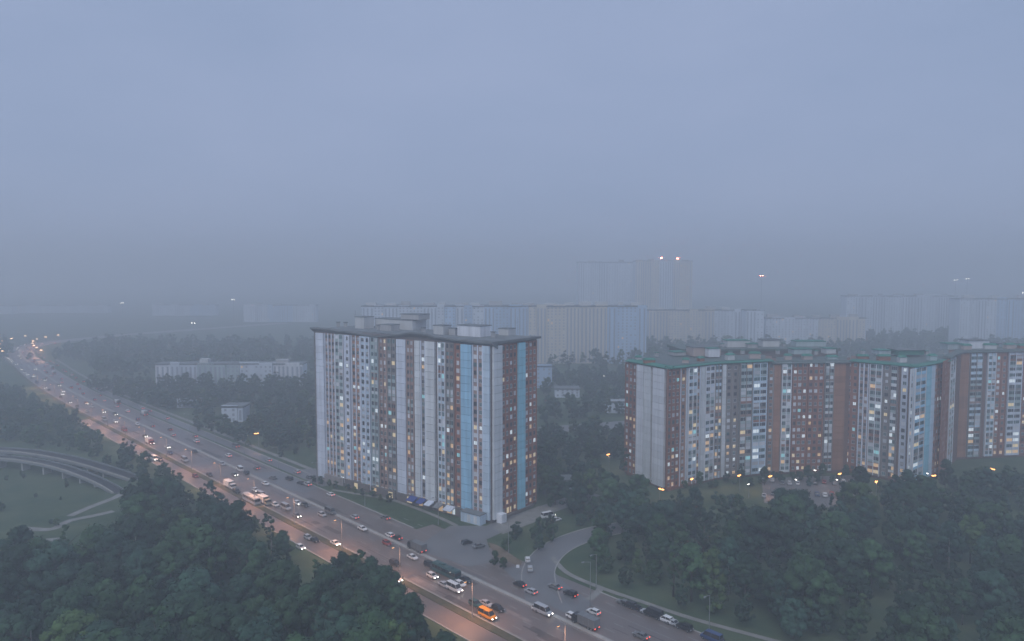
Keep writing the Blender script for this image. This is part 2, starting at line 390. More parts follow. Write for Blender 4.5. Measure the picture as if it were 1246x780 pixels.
# ------------------------------------------------------------------ buildings
_cache = {}
def window_mesh(fr, pane):
    k = ('w', fr, pane)
    if k not in _cache:
        b = MB(); f = M[fr]; w, h = 0.78, 1.6
        b.box(-w, -0.07, 0, w, 0.03, 0.09, f); b.box(-w, -0.07, h - 0.09, w, 0.03, h, f)
        for x in (-w, -0.04, w - 0.09): b.box(x, -0.065, 0.09, x + (0.08 if x == -0.04 else 0.09), 0.03, h - 0.09, f)
        b.box(-w + 0.09, -0.02, 0.09, w - 0.09, 0.02, h - 0.09, M[pane])
        b.box(-w - 0.05, -0.16, -0.06, w + 0.05, 0.03, -0.003, f)
        _cache[k] = b.mesh('window')
    return _cache[k]
def balcony_mesh(wall, pane, pane2):
    k = ('b', wall, pane, pane2)
    if k not in _cache:
        b = MB()
        b.box(-0.5, -0.42, 0, 0.5, 0.05, 1.12, M[wall])
        b.box(-0.49, -0.33, 1.123, 0.0, 0.05, 2.7, M[pane]); b.box(0.003, -0.33, 1.123, 0.49, 0.05, 2.7, M[pane2])
        b.box(-0.5, -0.42, 2.703, 0.5, 0.05, 2.98, M[wall])
        for x in (-0.5, -0.175, 0.155, 0.48): b.box(x, -0.37, 1.126, x + 0.02, 0.04, 2.70, M['frame'])
        _cache[k] = b.mesh('balcony')
    return _cache[k]
def unit_box(mk):
    k = ('u', mk)
    if k not in _cache:
        b = MB(); b.box(0, -1, 0, 1, 0, 1, M[mk]); _cache[k] = b.mesh('panel')
    return _cache[k]
def pick_pane(fl, nfl, warm):
    r = rnd.random(); low = max(0, 1 - fl / (0.55 * nfl))
    lit = warm * (0.04 + 0.2 * low)
    if r < lit * 0.5: return 'lit_warm'
    if r < lit * 0.85: return 'lit_yellow'
    if r < lit + 0.035: return 'lit_white'
    if r < lit + 0.05: return 'lit_cyan'
    if r < lit + 0.035 + 0.2: return 'curtain'
    if r < lit + 0.55: return 'glass_teal'
    return 'glass'
def join_units(units, name, root, kind='stuff'):
    V, L, S, MI, mats = [], [], [], [], []; nv = 0
    for me, mw in units:
        n = len(me.vertices); co = np.empty(n * 3, np.float32); me.vertices.foreach_get('co', co)
        A = np.array(mw); V.append(co.reshape(-1, 3) @ A[:3, :3].T + A[:3, 3])
        li = np.empty(len(me.loops), np.int32); me.loops.foreach_get('vertex_index', li); L.append(li + nv); nv += n
        lt = np.empty(len(me.polygons), np.int32); me.polygons.foreach_get('loop_total', lt); S.append(lt)
        mi = np.empty(len(me.polygons), np.int32); me.polygons.foreach_get('material_index', mi)
        mp = []
        for m in me.materials:
            if m not in mats: mats.append(m)
            mp.append(mats.index(m))
        MI.append(np.array(mp, np.int32)[mi])
    V = np.concatenate(V); L = np.concatenate(L); S = np.concatenate(S); MI = np.concatenate(MI)
    me = bpy.data.meshes.new(name); me.vertices.add(len(V)); me.vertices.foreach_set('co', V.astype(np.float32).ravel())
    me.loops.add(len(L)); me.loops.foreach_set('vertex_index', L.astype(np.int32))
    me.polygons.add(len(S)); st = np.concatenate([[0], np.cumsum(S)[:-1]]).astype(np.int32)
    me.polygons.foreach_set('loop_start', st); me.polygons.foreach_set('loop_total', S.astype(np.int32)); me.polygons.foreach_set('material_index', MI)
    for m in mats: me.materials.append(m)
    me.update(calc_edges=True); me.validate()
    o = link(name, me, root)
    if kind: o['kind'] = kind
    return o
def facade(root, A, B, bays, nfl, fh, z0, ztop, units, warm):
    base = root.location; d = (B - A).normalized(); a = math.atan2(d.y, d.x)
    out = Vector((d.y, -d.x, 0))
    def loc(u, y, z): return A + d * u + out * y + Vector((0, 0, z)) - base
    for (p0, p1, kind, mk, proud, *o) in bays:
        u0, u1 = wall_u(A, B, p0), wall_u(A, B, p1); w = u1 - u0
        if w < 0.4: continue
        if kind == 'panel':
            n = nfl if w > 1.6 else max(1, nfl // 3); hh = (ztop - z0) / n
            for i in range(n):
                q = proud + rnd.uniform(-0.025, 0.025)
                link('panel', unit_box(mk), root, loc(u0, -0.05, z0 + i * hh + 0.03), a, (w, q + 0.05, hh - 0.12))
            continue
        b = MB(); b.box(0, -proud, 0, w, 0.05, ztop - z0, M[mk]); b.build('wall_bay', root, loc(u0, 0, z0), a)
        nr = max(1, int(w / 2.6 + 0.35)) if kind == 'win' else (2 if w > 3.4 else 1)
        rm, rw, rp = (mk if mk == 'brick' else rnd.choice((mk, 'light_grey', 'lavender', 'brick_grey')), 0.5, 0.32) if kind == 'win' else (rnd.choice((mk, 'white_wall', 'brick_grey')), 0.36, 0.62)
        for k in range(nr + 1):
            x = min(max(w * k / nr, rw / 2), w - rw / 2)
            b = MB(); b.box(-rw / 2, -proud - rp, 0, rw / 2, -proud + 0.04, ztop - z0 - 0.004, M[rm]); b.build('rib', root, loc(u0 + x, 0, z0), a)
        if kind == 'win':
            n = max(1, int(w / 2.6 + 0.35))
            for fl in range(nfl):
                for c in range(n):
                    u = u0 + w * (c + 0.5) / n
                    if u > u1 - 0.9 and n > 1: u = u1 - 0.95
                    me = window_mesh('frame' if rnd.random() < 0.6 else 'frame_dark', pick_pane(fl, nfl, warm))
                    s = min(1.0, w / n / 1.75) * rnd.choice((1, 1, 0.8))
                    units.append(('window', me, loc(u, proud, z0 + fl * fh + 0.85), a, (s, 1, 1)))
        else:
            for fl in range(nfl):
                pm = mk if rnd.random() < 0.55 else rnd.choice(('grey_green', 'brick_pink', 'brick_grey', 'brick', 'light_grey', 'grey_green'))
                me = balcony_mesh(pm, pick_pane(fl, nfl, warm), pick_pane(fl, nfl, warm))
                units.append(('balcony', me, loc((u0 + u1) / 2, proud, z0 + fl * fh), a, (w - 0.1, 1, fh / 3.0)))
def place_units(units, root, keep):
    units.sort(key=lambda u: (u[2] + root.location - Vector((0, 0, CAMZ))).length)
    for name in ('window', 'balcony'):
        mine = [u for u in units if u[0] == name]
        for u in mine[:keep]: link(name, u[1], root, u[2], u[3], u[4])
        rest = [(u[1], Matrix.Translation(u[2]) @ Matrix.Rotation(u[3], 4, 'Z') @ Matrix.Diagonal((*u[4], 1))) for u in mine[keep:]]
        if rest: join_units(rest, name, root)
def prism(root, pl, z0, z1, mk, name, top=None):
    b = MB(); q = [(p[0] - root.location.x, p[1] - root.location.y) for p in pl]
    b.hexa(ccw(q), z0, z1, M[mk]); return b.build(name, root)

# main tower block
P1_, P0_, P2_ = G(385.4, 581), G(597.5, 637), G(652.5, 613)
MBLD = empty('apartment_building', P0_)
tag(MBLD, 'tall striped apartment block of pale blue piers and brick bays beside the avenue', 'apartment block')
ZT = 67.3; NFL = 22; FH = 66.0 / NFL
Wv = P2_ - P0_
back = P1_ + Wv
prism(MBLD, [(P1_.x, P1_.y), (P0_.x, P0_.y), (P2_.x, P2_.y), (back.x, back.y)], 0, 68.4, 'core', 'wall')
left_bays = [
 (385.6, 394.8, 'panel', 'lavender', 1.0), (395.2, 407.6, 'win', 'brick_pink', 0.15), (408.6, 418.6, 'balc', 'grey_green', 0.4),
 (420, 426.6, 'win', 'lavender', 0.7), (427.6, 438.4, 'win', 'brick_orange', 0.2), (440, 451.4, 'win', 'pale_blue', 1.0),
 (452.2, 461, 'balc', 'grey_green', 0.4), (461.2, 470.6, 'win', 'brick_pink', 0.2), (472, 482.4, 'balc', 'brick_grey', 0.3),
 (483.8, 494.8, 'panel', 'lavender', 1.1), (495.6, 504.2, 'balc', 'brick_pink', 0.3), (505, 511.4, 'panel', 'light_grey', 0.7),
 (511.8, 518, 'win', 'brick_grey', 0.2), (518.7, 530, 'panel', 'light_grey', 1.0), (534, 543, 'balc', 'pale_blue', 0.5),
 (543.4, 553.2, 'balc', 'brick_grey', 0.25), (553.6, 561.2, 'win', 'brick', 0.2), (562, 574.6, 'panel', 'sky_blue', 1.0),
 (575.2, 588.4, 'win', 'brick_pink', 0.2), (589, 596.4, 'panel', 'pale_blue', 0.8)]
right_bays = [(598.6, 609, 'panel', 'light_grey', 1.0), (609.4, 628, 'win', 'brick', 0.2), (628.6, 637.2, 'panel', 'cyan_blue', 1.0), (637.8, 652.3, 'win', 'brick', 0.2)]
units = []
facade(MBLD, P1_, P0_, left_bays, NFL, FH, 1.2, ZT, units, 1.0)
facade(MBLD, P0_, P2_, right_bays, NFL, FH, 1.2, ZT, units, 1.0)
place_units(units, MBLD, 260)
# cornice: a deep fascia whose top edge waves along the long side
dL = (P0_ - P1_); LL = dL.length; dL.normalize(); oL = Vector((dL.y, -dL.x, 0))
wave = [(382, 69.6), (420, 69.0), (448, 68.2), (457, 67.9), (470, 68.5), (482, 69.3), (505, 70.6), (520, 70.3), (535, 69.4), (560, 68.9), (585, 68.7), (597.5, 68.9)]
us = [(wall_u(P1_, P0_, p), z) for p, z in wave]
def wz(u):
    if u <= us[0][0]: return us[0][1]
    for (a, za), (b, zb) in zip(us, us[1:]):
        if u <= b:
            k = (u - a) / (b - a); k = k * k * (3 - 2 * k); return za + (zb - za) * k
    return us[-1][1]
b = MB(); n = 72; prof = []
for i in range(n + 1):
    u = -1.4 + (LL + 2.8) * i / n; z = wz(u); c = P1_ + dL * u - P0_
    prof.append([(c + oL * o, zz) for o, zz in ((1.25, max(66.6, z - 0.6)), (1.25, z), (-2.6, z - 0.1), (-2.6, 66.0))])
for i in range(n):
    for j in range(3):
        (p, z), (q, y) = prof[i][j], prof[i][j + 1]; (p2, z2), (q2, y2) = prof[i + 1][j], prof[i + 1][j + 1]
        b.poly([(p.x, p.y, z), (p2.x, p2.y, z2), (q2.x, q2.y, y2), (q.x, q.y, y)], M['roof_dark'])
    (p, z), (q, y) = prof[i][0], prof[i][3]; (p2, z2), (q2, y2) = prof[i + 1][0], prof[i + 1][3]
    b.poly([(q.x, q.y, y), (q2.x, q2.y, y2), (p2.x, p2.y, z2), (p.x, p.y, z)], M['roof_dark'])
for e in (prof[0], prof[-1]): b.poly([(p.x, p.y, z) for p, z in e], M['roof_dark'])
b.build('cornice', MBLD)
dR = Wv.normalized(); oR = Vector((dR.y, -dR.x, 0))
def strip_box(root, A, d, out, u0, u1, o0, o1, z0, z1, mk, name):
    c = [A + d * u + out * o - root.location for u, o in ((u0, o0), (u1, o0), (u1, o1), (u0, o1))]
    b = MB(); b.hexa(ccw([(p.x, p.y) for p in c]), z0, z1, M[mk]); return b.build(name, root)
strip_box(MBLD, P0_, dR, oR, 1.5, Wv.length + 1.2, -4, 1.4, 68.0, 68.87, 'roof_dark', 'cornice')
strip_box(MBLD, P0_, dL, oL, -LL + 0.5, -0.5, -Wv.length + 1, -2.7, 68.43, 68.9, 'roof_felt', 'roof')
def house(root, px, depth, w, dp, z0, h, mk, rk='roof_felt', eave=0.15, rot=None, name='roof_housing'):
    """rooftop box standing where picture column px meets the given depth"""
    x = (px - CX) / F * depth; o = empty_local = None
    b = MB(); b.box(-w / 2, -dp / 2, z0, w / 2, dp / 2, z0 + h, M[mk])
    r = math.atan2(dL.y, dL.x) if rot is None else rot
    k = b.build(name, root, Vector((x, depth, 0)) - root.location, r)
    b = MB(); b.box(-w / 2 - eave, -dp / 2 - eave, z0 + h + 0.003, w / 2 + eave, dp / 2 + eave, z0 + h + 0.28, M[rk]); b.build('roof_cap', k)
    return k
house(MBLD, 443, 331, 6, 6, 68.9, 5.2, 'plaster')
house(MBLD, 487, 330, 24, 9, 68.9, 4.2, 'plaster')
house(MBLD, 505, 324, 11, 7, 73.58, 2.2, 'concrete')
house(MBLD, 474, 318, 7, 5, 68.9, 2.6, 'concrete')
house(MBLD, 538, 300, 5.5, 5, 68.9, 3.6, 'plaster')
house(MBLD, 577, 292, 12, 7, 68.9, 4.2, 'white_wall')
house(MBLD, 617, 296, 5, 5, 68.9, 2.6, 'plaster')
house(MBLD, 553, 297, 3.5, 3.5, 68.9, 2.6, 'concrete')
for px, dp in ((411, 340), (420, 338), (460, 322), (515, 306), (600, 285), (548, 305)):
    b = MB(); b.box(-0.7, -0.7, 68.9, 0.7, 0.7, 71.0, M['concrete']); b.box(-0.95, -0.95, 71.003, 0.95, 0.95, 71.2, M['roof_dark'])
    b.build('vent_shaft', MBLD, Vector(((px - CX) / F * dp, dp, 0)) - MBLD.location, 0.4)
for px, dp, h in ((432, 334, 6), (590, 288, 5), (520, 310, 7), (630, 300, 5)):
    b = MB(); b.tube((0, 0, 68.9), (0, 0, 68.9 + h + 2), 0.07, 0.05, M['metal']); b.tube((-0.8, 0, 68.9 + h), (0.8, 0, 68.9 + h), 0.04, 0.04, M['metal'])
    b.build('aerial', MBLD, Vector(((px - CX) / F * dp, dp, 0)) - MBLD.location, 0.5)
# ground floor: shop fronts, awnings, the pale entrance box at the near corner
def ground_strip(p0, p1, o, z0, z1, mk, name, back=0.0):
    u0, u1 = wall_u(P1_, P0_, p0), wall_u(P1_, P0_, p1)
    return strip_box(MBLD, P1_, dL, oL, u0, u1, back, o, z0, z1, mk, name)
for p0, p1, mk in ((395, 418, 'brick_grey'), (420, 450, 'core'), (452, 482, 'core'), (484, 530, 'core'), (532, 570, 'core')):
    ground_strip(p0, p1, 1.7, 0, 3.4, mk, 'plinth')
for p0, p1, mk in ((474, 479, 'lit_yellow'), (497, 503, 'lit_yellow'), (512, 516, 'lit_warm'), (536, 541, 'lit_warm'), (546, 552, 'lit_warm'), (553, 556, 'lit_white'), (455, 459, 'lit_warm'), (432, 436, 'lit_yellow')):
    ground_strip(p0, p1, 1.78, 0.5, 2.9, mk, 'shop_window', 1.703)
for p0, p1, mk in ((501, 510, 'awning_blue'), (513, 520, 'awning_blue'), (523, 530, 'lavender'), (534, 541, 'metal'), (546, 556, 'lavender')):
    u0, u1 = wall_u(P1_, P0_, p0), wall_u(P1_, P0_, p1); b = MB()
    c = [P1_ + dL * u + oL * o - P0_ for u, o in ((u0, 1.6), (u1, 1.6), (u1, 4.6), (u0, 4.6))]
    lo = [(c[0], 2.9), (c[1], 2.9), (c[2], 2.3), (c[3], 2.3)]; hi = [(p, z + 0.22 + (0.5 if i < 2 else 0)) for i, (p, z) in enumerate(lo)]
    V = [(p.x, p.y, z) for p, z in lo + hi]
    for q in ((0, 1, 2, 3), (7, 6, 5, 4), (0, 4, 5, 1), (1, 5, 6, 2), (2, 6, 7, 3), (3, 7, 4, 0)): b.poly([V[i] for i in q], M[mk])
    b.build('awning', MBLD)
ground_strip(569, 593, 4.6, 0, 3.8, 'pale_blue', 'porch', 1.15); ground_strip(568.6, 593.4, 4.9, 3.803, 4.1, 'roof_felt', 'porch_roof', 1.1)
for p0, p1 in ((577, 581), (585, 589)): ground_strip(p0, p1, 4.68, 0.4, 3.2, 'light_grey', 'door', 4.603)
strip_box(MBLD, P0_, dR, oR, 2.0, 5.0, 1.05, 3.6, 0, 3.4, 'white_wall', 'porch')
strip_box(MBLD, P0_, dR, oR, 5.3, Wv.length - 3.5, 0.3, 1.4, 0, 1.15, 'core', 'plinth')
strip_box(MBLD, P0_, dR, oR, 9.3, 12.0, 0.25, 0.36, 1.5, 3.6, 'lit_yellow', 'shop_window')

# brick block on the right, built in stepped sections
def QP(px, y): return Vector(((px - CX) / F * (y * math.cos(TH) + CAMZ * math.sin(TH)), y, 0))
Q = [QP(*p) for p in ((761.8, 333), (812.3, 307), (870, 324), (936, 333), (1031, 337), (1109, 316), (1149, 338), (1164, 360), (1246, 366), (1331, 368))]
bays_r = [
 (762.4, 776, 'win', 'brick', 0.2), (777, 785.4, 'panel', 'white_wall', 0.9), (786.2, 794.6, 'panel', 'light_grey', 0.8), (797.4, 811.8, 'panel', 'white_wall', 1.1),
 (813, 828, 'win', 'brick', 0.2), (828.4, 836.6, 'win', 'brick_orange', 0.2), (837.4, 848, 'balc', 'pale_blue', 0.5), (848.4, 853, 'win', 'brick_orange', 0.2),
 (853.4, 858, 'panel', 'light_grey', 0.8), (858.4, 869.6, 'balc', 'lavender', 0.4), (870.4, 879, 'balc', 'pale_blue', 0.4), (879.4, 884, 'panel', 'light_grey', 0.8),
 (884.4, 900, 'win', 'brick_grey', 0.2), (901, 916, 'balc', 'grey_green', 0.5), (917, 934, 'balc', 'pale_blue', 0.3), (936.6, 943, 'win', 'brick_orange', 0.2), (943.4, 951.6, 'panel', 'brick_orange', 0.5),
 (952.4, 964, 'balc', 'grey_green', 0.5), (966, 984, 'win', 'brick', 0.2), (985, 1004, 'win', 'brick', 0.3), (1005, 1016, 'balc', 'light_grey', 0.4),
 (1017, 1030.6, 'panel', 'brick_orange', 0.35), (1032, 1047, 'win', 'brick', 0.2), (1048, 1060, 'win', 'brick_pink', 0.2), (1061.5, 1077, 'balc', 'grey_green', 0.4),
 (1077.6, 1086, 'win', 'brick_grey', 0.2), (1087, 1096, 'balc', 'light_grey', 0.5), (1100, 1108, 'win', 'lavender', 0.3), (1110, 1113.6, 'win', 'lavender', 0.2),
 (1114.4, 1127.4, 'balc', 'sky_blue', 0.4), (1128, 1134, 'panel', 'cyan_blue', 0.9), (1134.6, 1139, 'panel', 'pale_blue', 0.7), (1139.6, 1148.6, 'win', 'brick', 0.2),
 (1149.6, 1157, 'win', 'brick', 0.2), (1157.4, 1163, 'balc', 'grey_green', 0.3), (1164.6, 1170, 'win', 'brick_grey', 0.2), (1170.4, 1181, 'panel', 'brick_orange', 0.5), (1181.6, 1197, 'balc', 'pale_blue', 0.4),
 (1203, 1213, 'balc', 'pale_blue', 0.5), (1213.6, 1228, 'win', 'brick', 0.2), (1229, 1245.6, 'balc', 'lavender', 0.3), (1247, 1262, 'win', 'brick', 0.2),
 (1263, 1280, 'balc', 'grey_green', 0.3), (1281, 1300, 'win', 'brick_orange', 0.2), (1301, 1330, 'balc', 'lavender', 0.3)]
HB, NB = 53.6, 17
def V2(x, y): return Vector((x, y, 0))
def section(idx, backs, label, zt=HB, rmat='roof_green'):
    root = empty('apartment_building', Q[idx[0]])
    tag(root, label, 'apartment block', 'sections of the brick block')
    pl = [(Q[i].x, Q[i].y) for i in idx] + backs
    prism(root, pl, 0, zt, 'core_warm', 'wall')
    un = []
    for a, c in zip(idx, idx[1:]):
        pa, pb = proj(Q[a])[0], proj(Q[c])[0]
        mine = [b for b in bays_r if b[0] >= pa - 0.6 and b[1] <= pb + 0.6]
        facade(root, Q[a], Q[c], mine, NB, 51.5 / NB, 1.2, zt - 0.6, un, 1.15)
    place_units(un, root, 150)
    for a, c in zip(idx, idx[1:]):                       # green metal eaves
        d = (Q[c] - Q[a]); L = d.length; d.normalize(); o = Vector((d.y, -d.x, 0)); b = MB()
        pr = [(-0.4, zt - 0.4), (1.2, zt - 0.2), (1.2, zt + 0.15), (-2.4, zt + 0.8), (-2.4, zt - 0.4)]
        e0 = [Q[a] + d * -0.3 + o * x - root.location + Vector((0, 0, z)) for x, z in pr]
        e1 = [Q[a] + d * (L + 0.3) + o * x - root.location + Vector((0, 0, z)) for x, z in pr]
        for j in range(5):
            k = (j + 1) % 5; b.poly([e0[j], e1[j], e1[k], e0[k]], M[rmat])
        b.poly(list(reversed(e0)), M[rmat]); b.poly(e1, M[rmat]); b.build('eaves', root)
    cx, cy = sum(p[0] for p in pl) / len(pl), sum(p[1] for p in pl) / len(pl)
    prism(root, [(cx + (x - cx) * 0.9, cy + (y - cy) * 0.9) for x, y in pl], zt + 0.003, zt + 0.75, 'roof_patina', 'roof')
    return root
def BK(px, y): p = QP(px, y); return (p.x, p.y)
B1 = section([0, 1, 2, 3], [BK(936, 352), BK(800, 354)], 'end section of the brick block with two blank white piers and green eaves')
B2 = section([3, 4], [BK(1031, 356), BK(936.5, 352.5)], 'recessed brown section of the brick block behind the car park', HB - 1.2, 'roof_patina')
B3 = section([4, 5, 6], [BK(1149, 358), BK(1031.5, 357)], 'projecting pointed section of the brick block with a bright cyan pier', HB - 0.5)
B4 = section([6, 7, 8, 9], [BK(1331, 390), BK(1149.5, 384), BK(1149.5, 358.5)], 'farther section of the brick block running off past the projecting one', HB + 0.9, 'roof_patina')
RW = empty('apartment_building', (95, 385, 0)); tag(RW, 'rear wing of the brick block, only its green roof and boxes showing', 'apartment block', 'sections of the brick block')
prism(RW, [(88, 372), (170, 375), (172, 396), (86, 394)], 0, HB, 'core', 'wall'); prism(RW, [(87.3, 371.4), (171, 374.4), (173, 397), (85, 395)], HB + 0.003, HB + 1.3, 'roof_patina', 'roof')
house(B1, 857, 345, 14, 8, HB + 1.2, 4.2, 'plaster_pink', 'roof_dark', 0.4, 0.2)
house(B1, 868, 339, 5.5, 4, HB + 1.2, 4.0, 'white_wall', 'roof_green', 0.3, 0.2)
house(B1, 825, 346, 6, 6, HB + 1.2, 1.6, 'concrete', 'roof_green', 0.3, 0.3)
house(RW, 897, 384, 12, 7, HB + 1.3, 3.4, 'plaster', 'roof_green', 0.25, 0.05)
house(RW, 937, 386, 9, 6, HB + 1.3, 3.6, 'plaster', 'roof_dark', 0.5, 0.05)
house(RW, 915, 380, 5, 5, HB + 1.3, 2.0, 'concrete', 'roof_green', 0.4, 0.05)
house(RW, 985, 388, 16, 7, HB + 1.3, 2.6, 'grey_green', 'roof_green', 0.25, 0.05)
house(B2, 975, 352, 9, 6, HB + 1.2, 2.4, 'grey_green', 'roof_green', 0.4, 0.1)
house(B2, 1010, 354, 5, 5, HB + 1.2, 2.4, 'plaster', 'roof_green', 0.4, 0.1)
house(B3, 1105, 350, 13, 8, HB + 1.2, 2.2, 'roof_green', 'roof_dark', 0.5, 0.1)
house(B3, 1075, 352, 6, 6, HB + 1.2, 1.8, 'grey_green', 'roof_green', 0.4, 0.1)
house(B4, 1188, 374, 11, 7, HB + 1.2, 4.6, 'white_wall', 'roof_dark', 0.5, 0.1)
house(B4, 1160, 372, 8, 6, HB + 1.2, 3.0, 'grey_green', 'roof_green', 0.4, 0.1)
house(B4, 1230, 380, 14, 8, HB + 1.2, 2.4, 'grey_green', 'roof_felt', 0.25, 0.1)
for rt, px, dp in ((B1, 800, 340), (B1, 890, 345), (B1, 905, 350), (B2, 948, 350), (B2, 995, 348), (B3, 1052, 350), (B3, 1130, 348), (B4, 1215, 378), (B4, 1245, 384), (RW, 880, 382), (RW, 955, 385), (RW, 1000, 386)):
    b = MB(); b.box(-0.8, -0.6, HB + 1.2, 0.8, 0.6, HB + 3.0, M['concrete']); b.box(-1.0, -0.8, HB + 3.003, 1.0, 0.8, HB + 3.2, M['roof_green'])
    b.build('vent_shaft', rt, Vector(((px - CX) / F * dp, dp, 0)) - rt.location, 0.3)

for rt, zt, ps in ((B1, HB, ((775, 333), (788, 322), (832, 320), (850, 326), (885, 331), (915, 336))), (B2, HB - 1.2, ((955, 341), (978, 342), (1008, 344))), (B3, HB - 0.5, ((1045, 340), (1070, 333), (1092, 326), (1128, 333))), (B4, HB + 0.9, ((1170, 367), (1198, 370), (1222, 371), (1240, 372)))):
    for px, dp in ps:
        p = QP(px, dp); ww, hh = rnd.uniform(1.2, 3.2), rnd.uniform(1.6, 3.2); b = MB(); b.box(-ww, -1.2, zt + 0.4, ww, 1.2, zt + hh, M[rnd.choice(('grey_green', 'plaster_pink', 'brick', 'plaster'))])
        k = b.build('roof_hatch', rt, p - rt.location, rnd.uniform(-.3, .3)); b = MB()
        b.hexa([(-ww - .3, -1.5), (ww + .3, -1.5), (ww + .3, 1.5), (-ww - .3, 1.5)], zt + hh + 0.003, zt + hh + 0.9, M['roof_green'], [(-ww + .3, -.2), (ww - .3, -.2), (ww - .3, .2), (-ww + .3, .2)]); b.build('roof_cap', k)
# far blocks in the haze
def far_block(label, px0, px1, depth, h, secs, dp=16, fh=3.0, roofbits=0, skew=0.0, group='far buildings in the haze'):
    x0, x1 = (px0 - CX) / F * depth, (px1 - CX) / F * depth; n = max(3, int(h / fh))
    root = empty('apartment_building', (x0, depth, 0), skew); tag(root, label, 'building', group)
    w = x1 - x0; b = MB(); b.box(0, 0, 0, w, dp, h, M['far_wall']); b.build('wall', root)
    b = MB(); b.box(-0.6, -0.9, h + 0.003, w + 0.6, dp + 0.6, h + 1.1, M['roof_dark']); b.build('roof', root)
    u = 0.0; i = 0
    while u < w - 2:
        s = min(w - u, rnd.uniform(7, 15)); mk = secs[min(len(secs) - 1, int(u / w * len(secs)))]
        mk = rnd.choice(mk) if isinstance(mk, tuple) else mk; pr = rnd.choice((0.35, 0.9, 1.4))
        b = MB(); b.box(0.15, -pr, 0, s - 0.15, 0.05, h + rnd.choice((-0.3, -0.3, 1.6, 2.4)), M[mk]); b.build('wall_bay', root, (u, 0, 0))
        b = MB(); c = max(1, int(s / 3.4))
        if rnd.random() < 0.55:
            for k in range(c):
                x = s * (k + 0.5) / c; b.box(x - 0.8, -pr - 0.05, 1.0, x + 0.8, -pr + 0.03, h - 1.6, M['far_window'])
            c = 0
        for f_ in range(n):
            for k in range(c):
                x = s * (k + 0.5) / c; z = f_ * (h / n) + 0.9
                if rnd.random() < 0.82: b.box(x - 0.75, -pr - 0.05, z, x + 0.75, -pr + 0.03, z + 1.5, M['far_window'] if rnd.random() < 0.985 else M['lit_warm'])
        if b.v: k = b.build('window', root, (u, 0, 0)); k['kind'] = 'stuff'
        u += s
    for k in range(roofbits):
        ww = rnd.uniform(5, 14); b = MB(); b.box(-ww / 2, -3, h + 1.103, ww / 2, 3, h + rnd.uniform(3, 5.5), M[rnd.choice(('plaster', 'concrete'))])
        b.build('roof_housing', root, (w * (k + 0.3 + 0.4 * rnd.random()) / roofbits, dp * 0.55, 0))
    return root
FW, FB, FC = 'far_wall', 'far_wall_blue', 'far_wall_cream'
far_block('long pale blue and cream slab block showing behind the tall striped block', 440, 787, 742, 58.5, [FW, FW, (FB, FW), FB, FC, FC, FB], 24, roofbits=16)
TW = far_block('hazy high tower, pale twin with red roof lights', 773, 842, 1200, 111.5, [FC, FW, FC], 28, roofbits=2)
far_block('dim grey tower adjoining the red lit one', 703, 772, 1260, 110, [FW, 'far_wall', FW], 28, roofbits=2)
far_block('dim cream slab in haze between the tower and brick block', 790, 905, 900, 46, [FC, FC, FW], 18, roofbits=4)
far_block('small bright end block beside the dim cream slab', 908, 930, 880, 47, [FW], 16)
far_block('low grey slab in haze above the green roofs', 932, 1055, 900, 36, [FW, FC], 16, roofbits=5)
far_block('wide faint slab behind the low grey one', 1030, 1165, 1060, 58, [FW, FW], 18, roofbits=5)
far_block('pale ribbed slab in haze at the right edge', 1168, 1290, 900, 60, [FW, FB, FW], 20, roofbits=4)
far_block('faint distant slab above the long low block', 20, 130, 1650, 16, [FW], 18, roofbits=3)
far_block('faint distant slab with floodlights beside it', 185, 262, 1550, 22, [FW, FB], 18, roofbits=3)
far_block('faint distant ribbed slab near the tall striped block', 296, 384, 1350, 31, [FW, FB, FW], 18, roofbits=3)
far_block('very faint slab beyond the lit bend', -60, 14, 1600, 18, [FW], 18)
far_block('long low white apartment block among trees left of the striped block', 186, 366, 596, 17.5, [(FW, 'white_wall'), (FW, 'grey_green'), FW, (FW, 'white_wall')], 13, roofbits=2, skew=0.02)
far_block('small pale block just past the striped block', 652, 672, 585, 17, [FB], 14)
far_block('small pale shed in the trees left of the striped block', 266, 292, 452, 9, [FW], 12)
far_block('low pale shed among trees under the long slab', 676, 706, 540, 6, [FW], 12)
far_block('tiny pale house between the tall blocks', 740, 764, 480, 7, [FW], 10)
far_block('low pale roadside shed on the far verge', 143, 172, 560, 5, [FW], 10)
far_block('low pale shed by the long footpath', 212, 236, 500, 4, [FW], 10)
far_block('low brick garage among trees at the side road', 676, 704, 304, 5, ['brick'], 7)

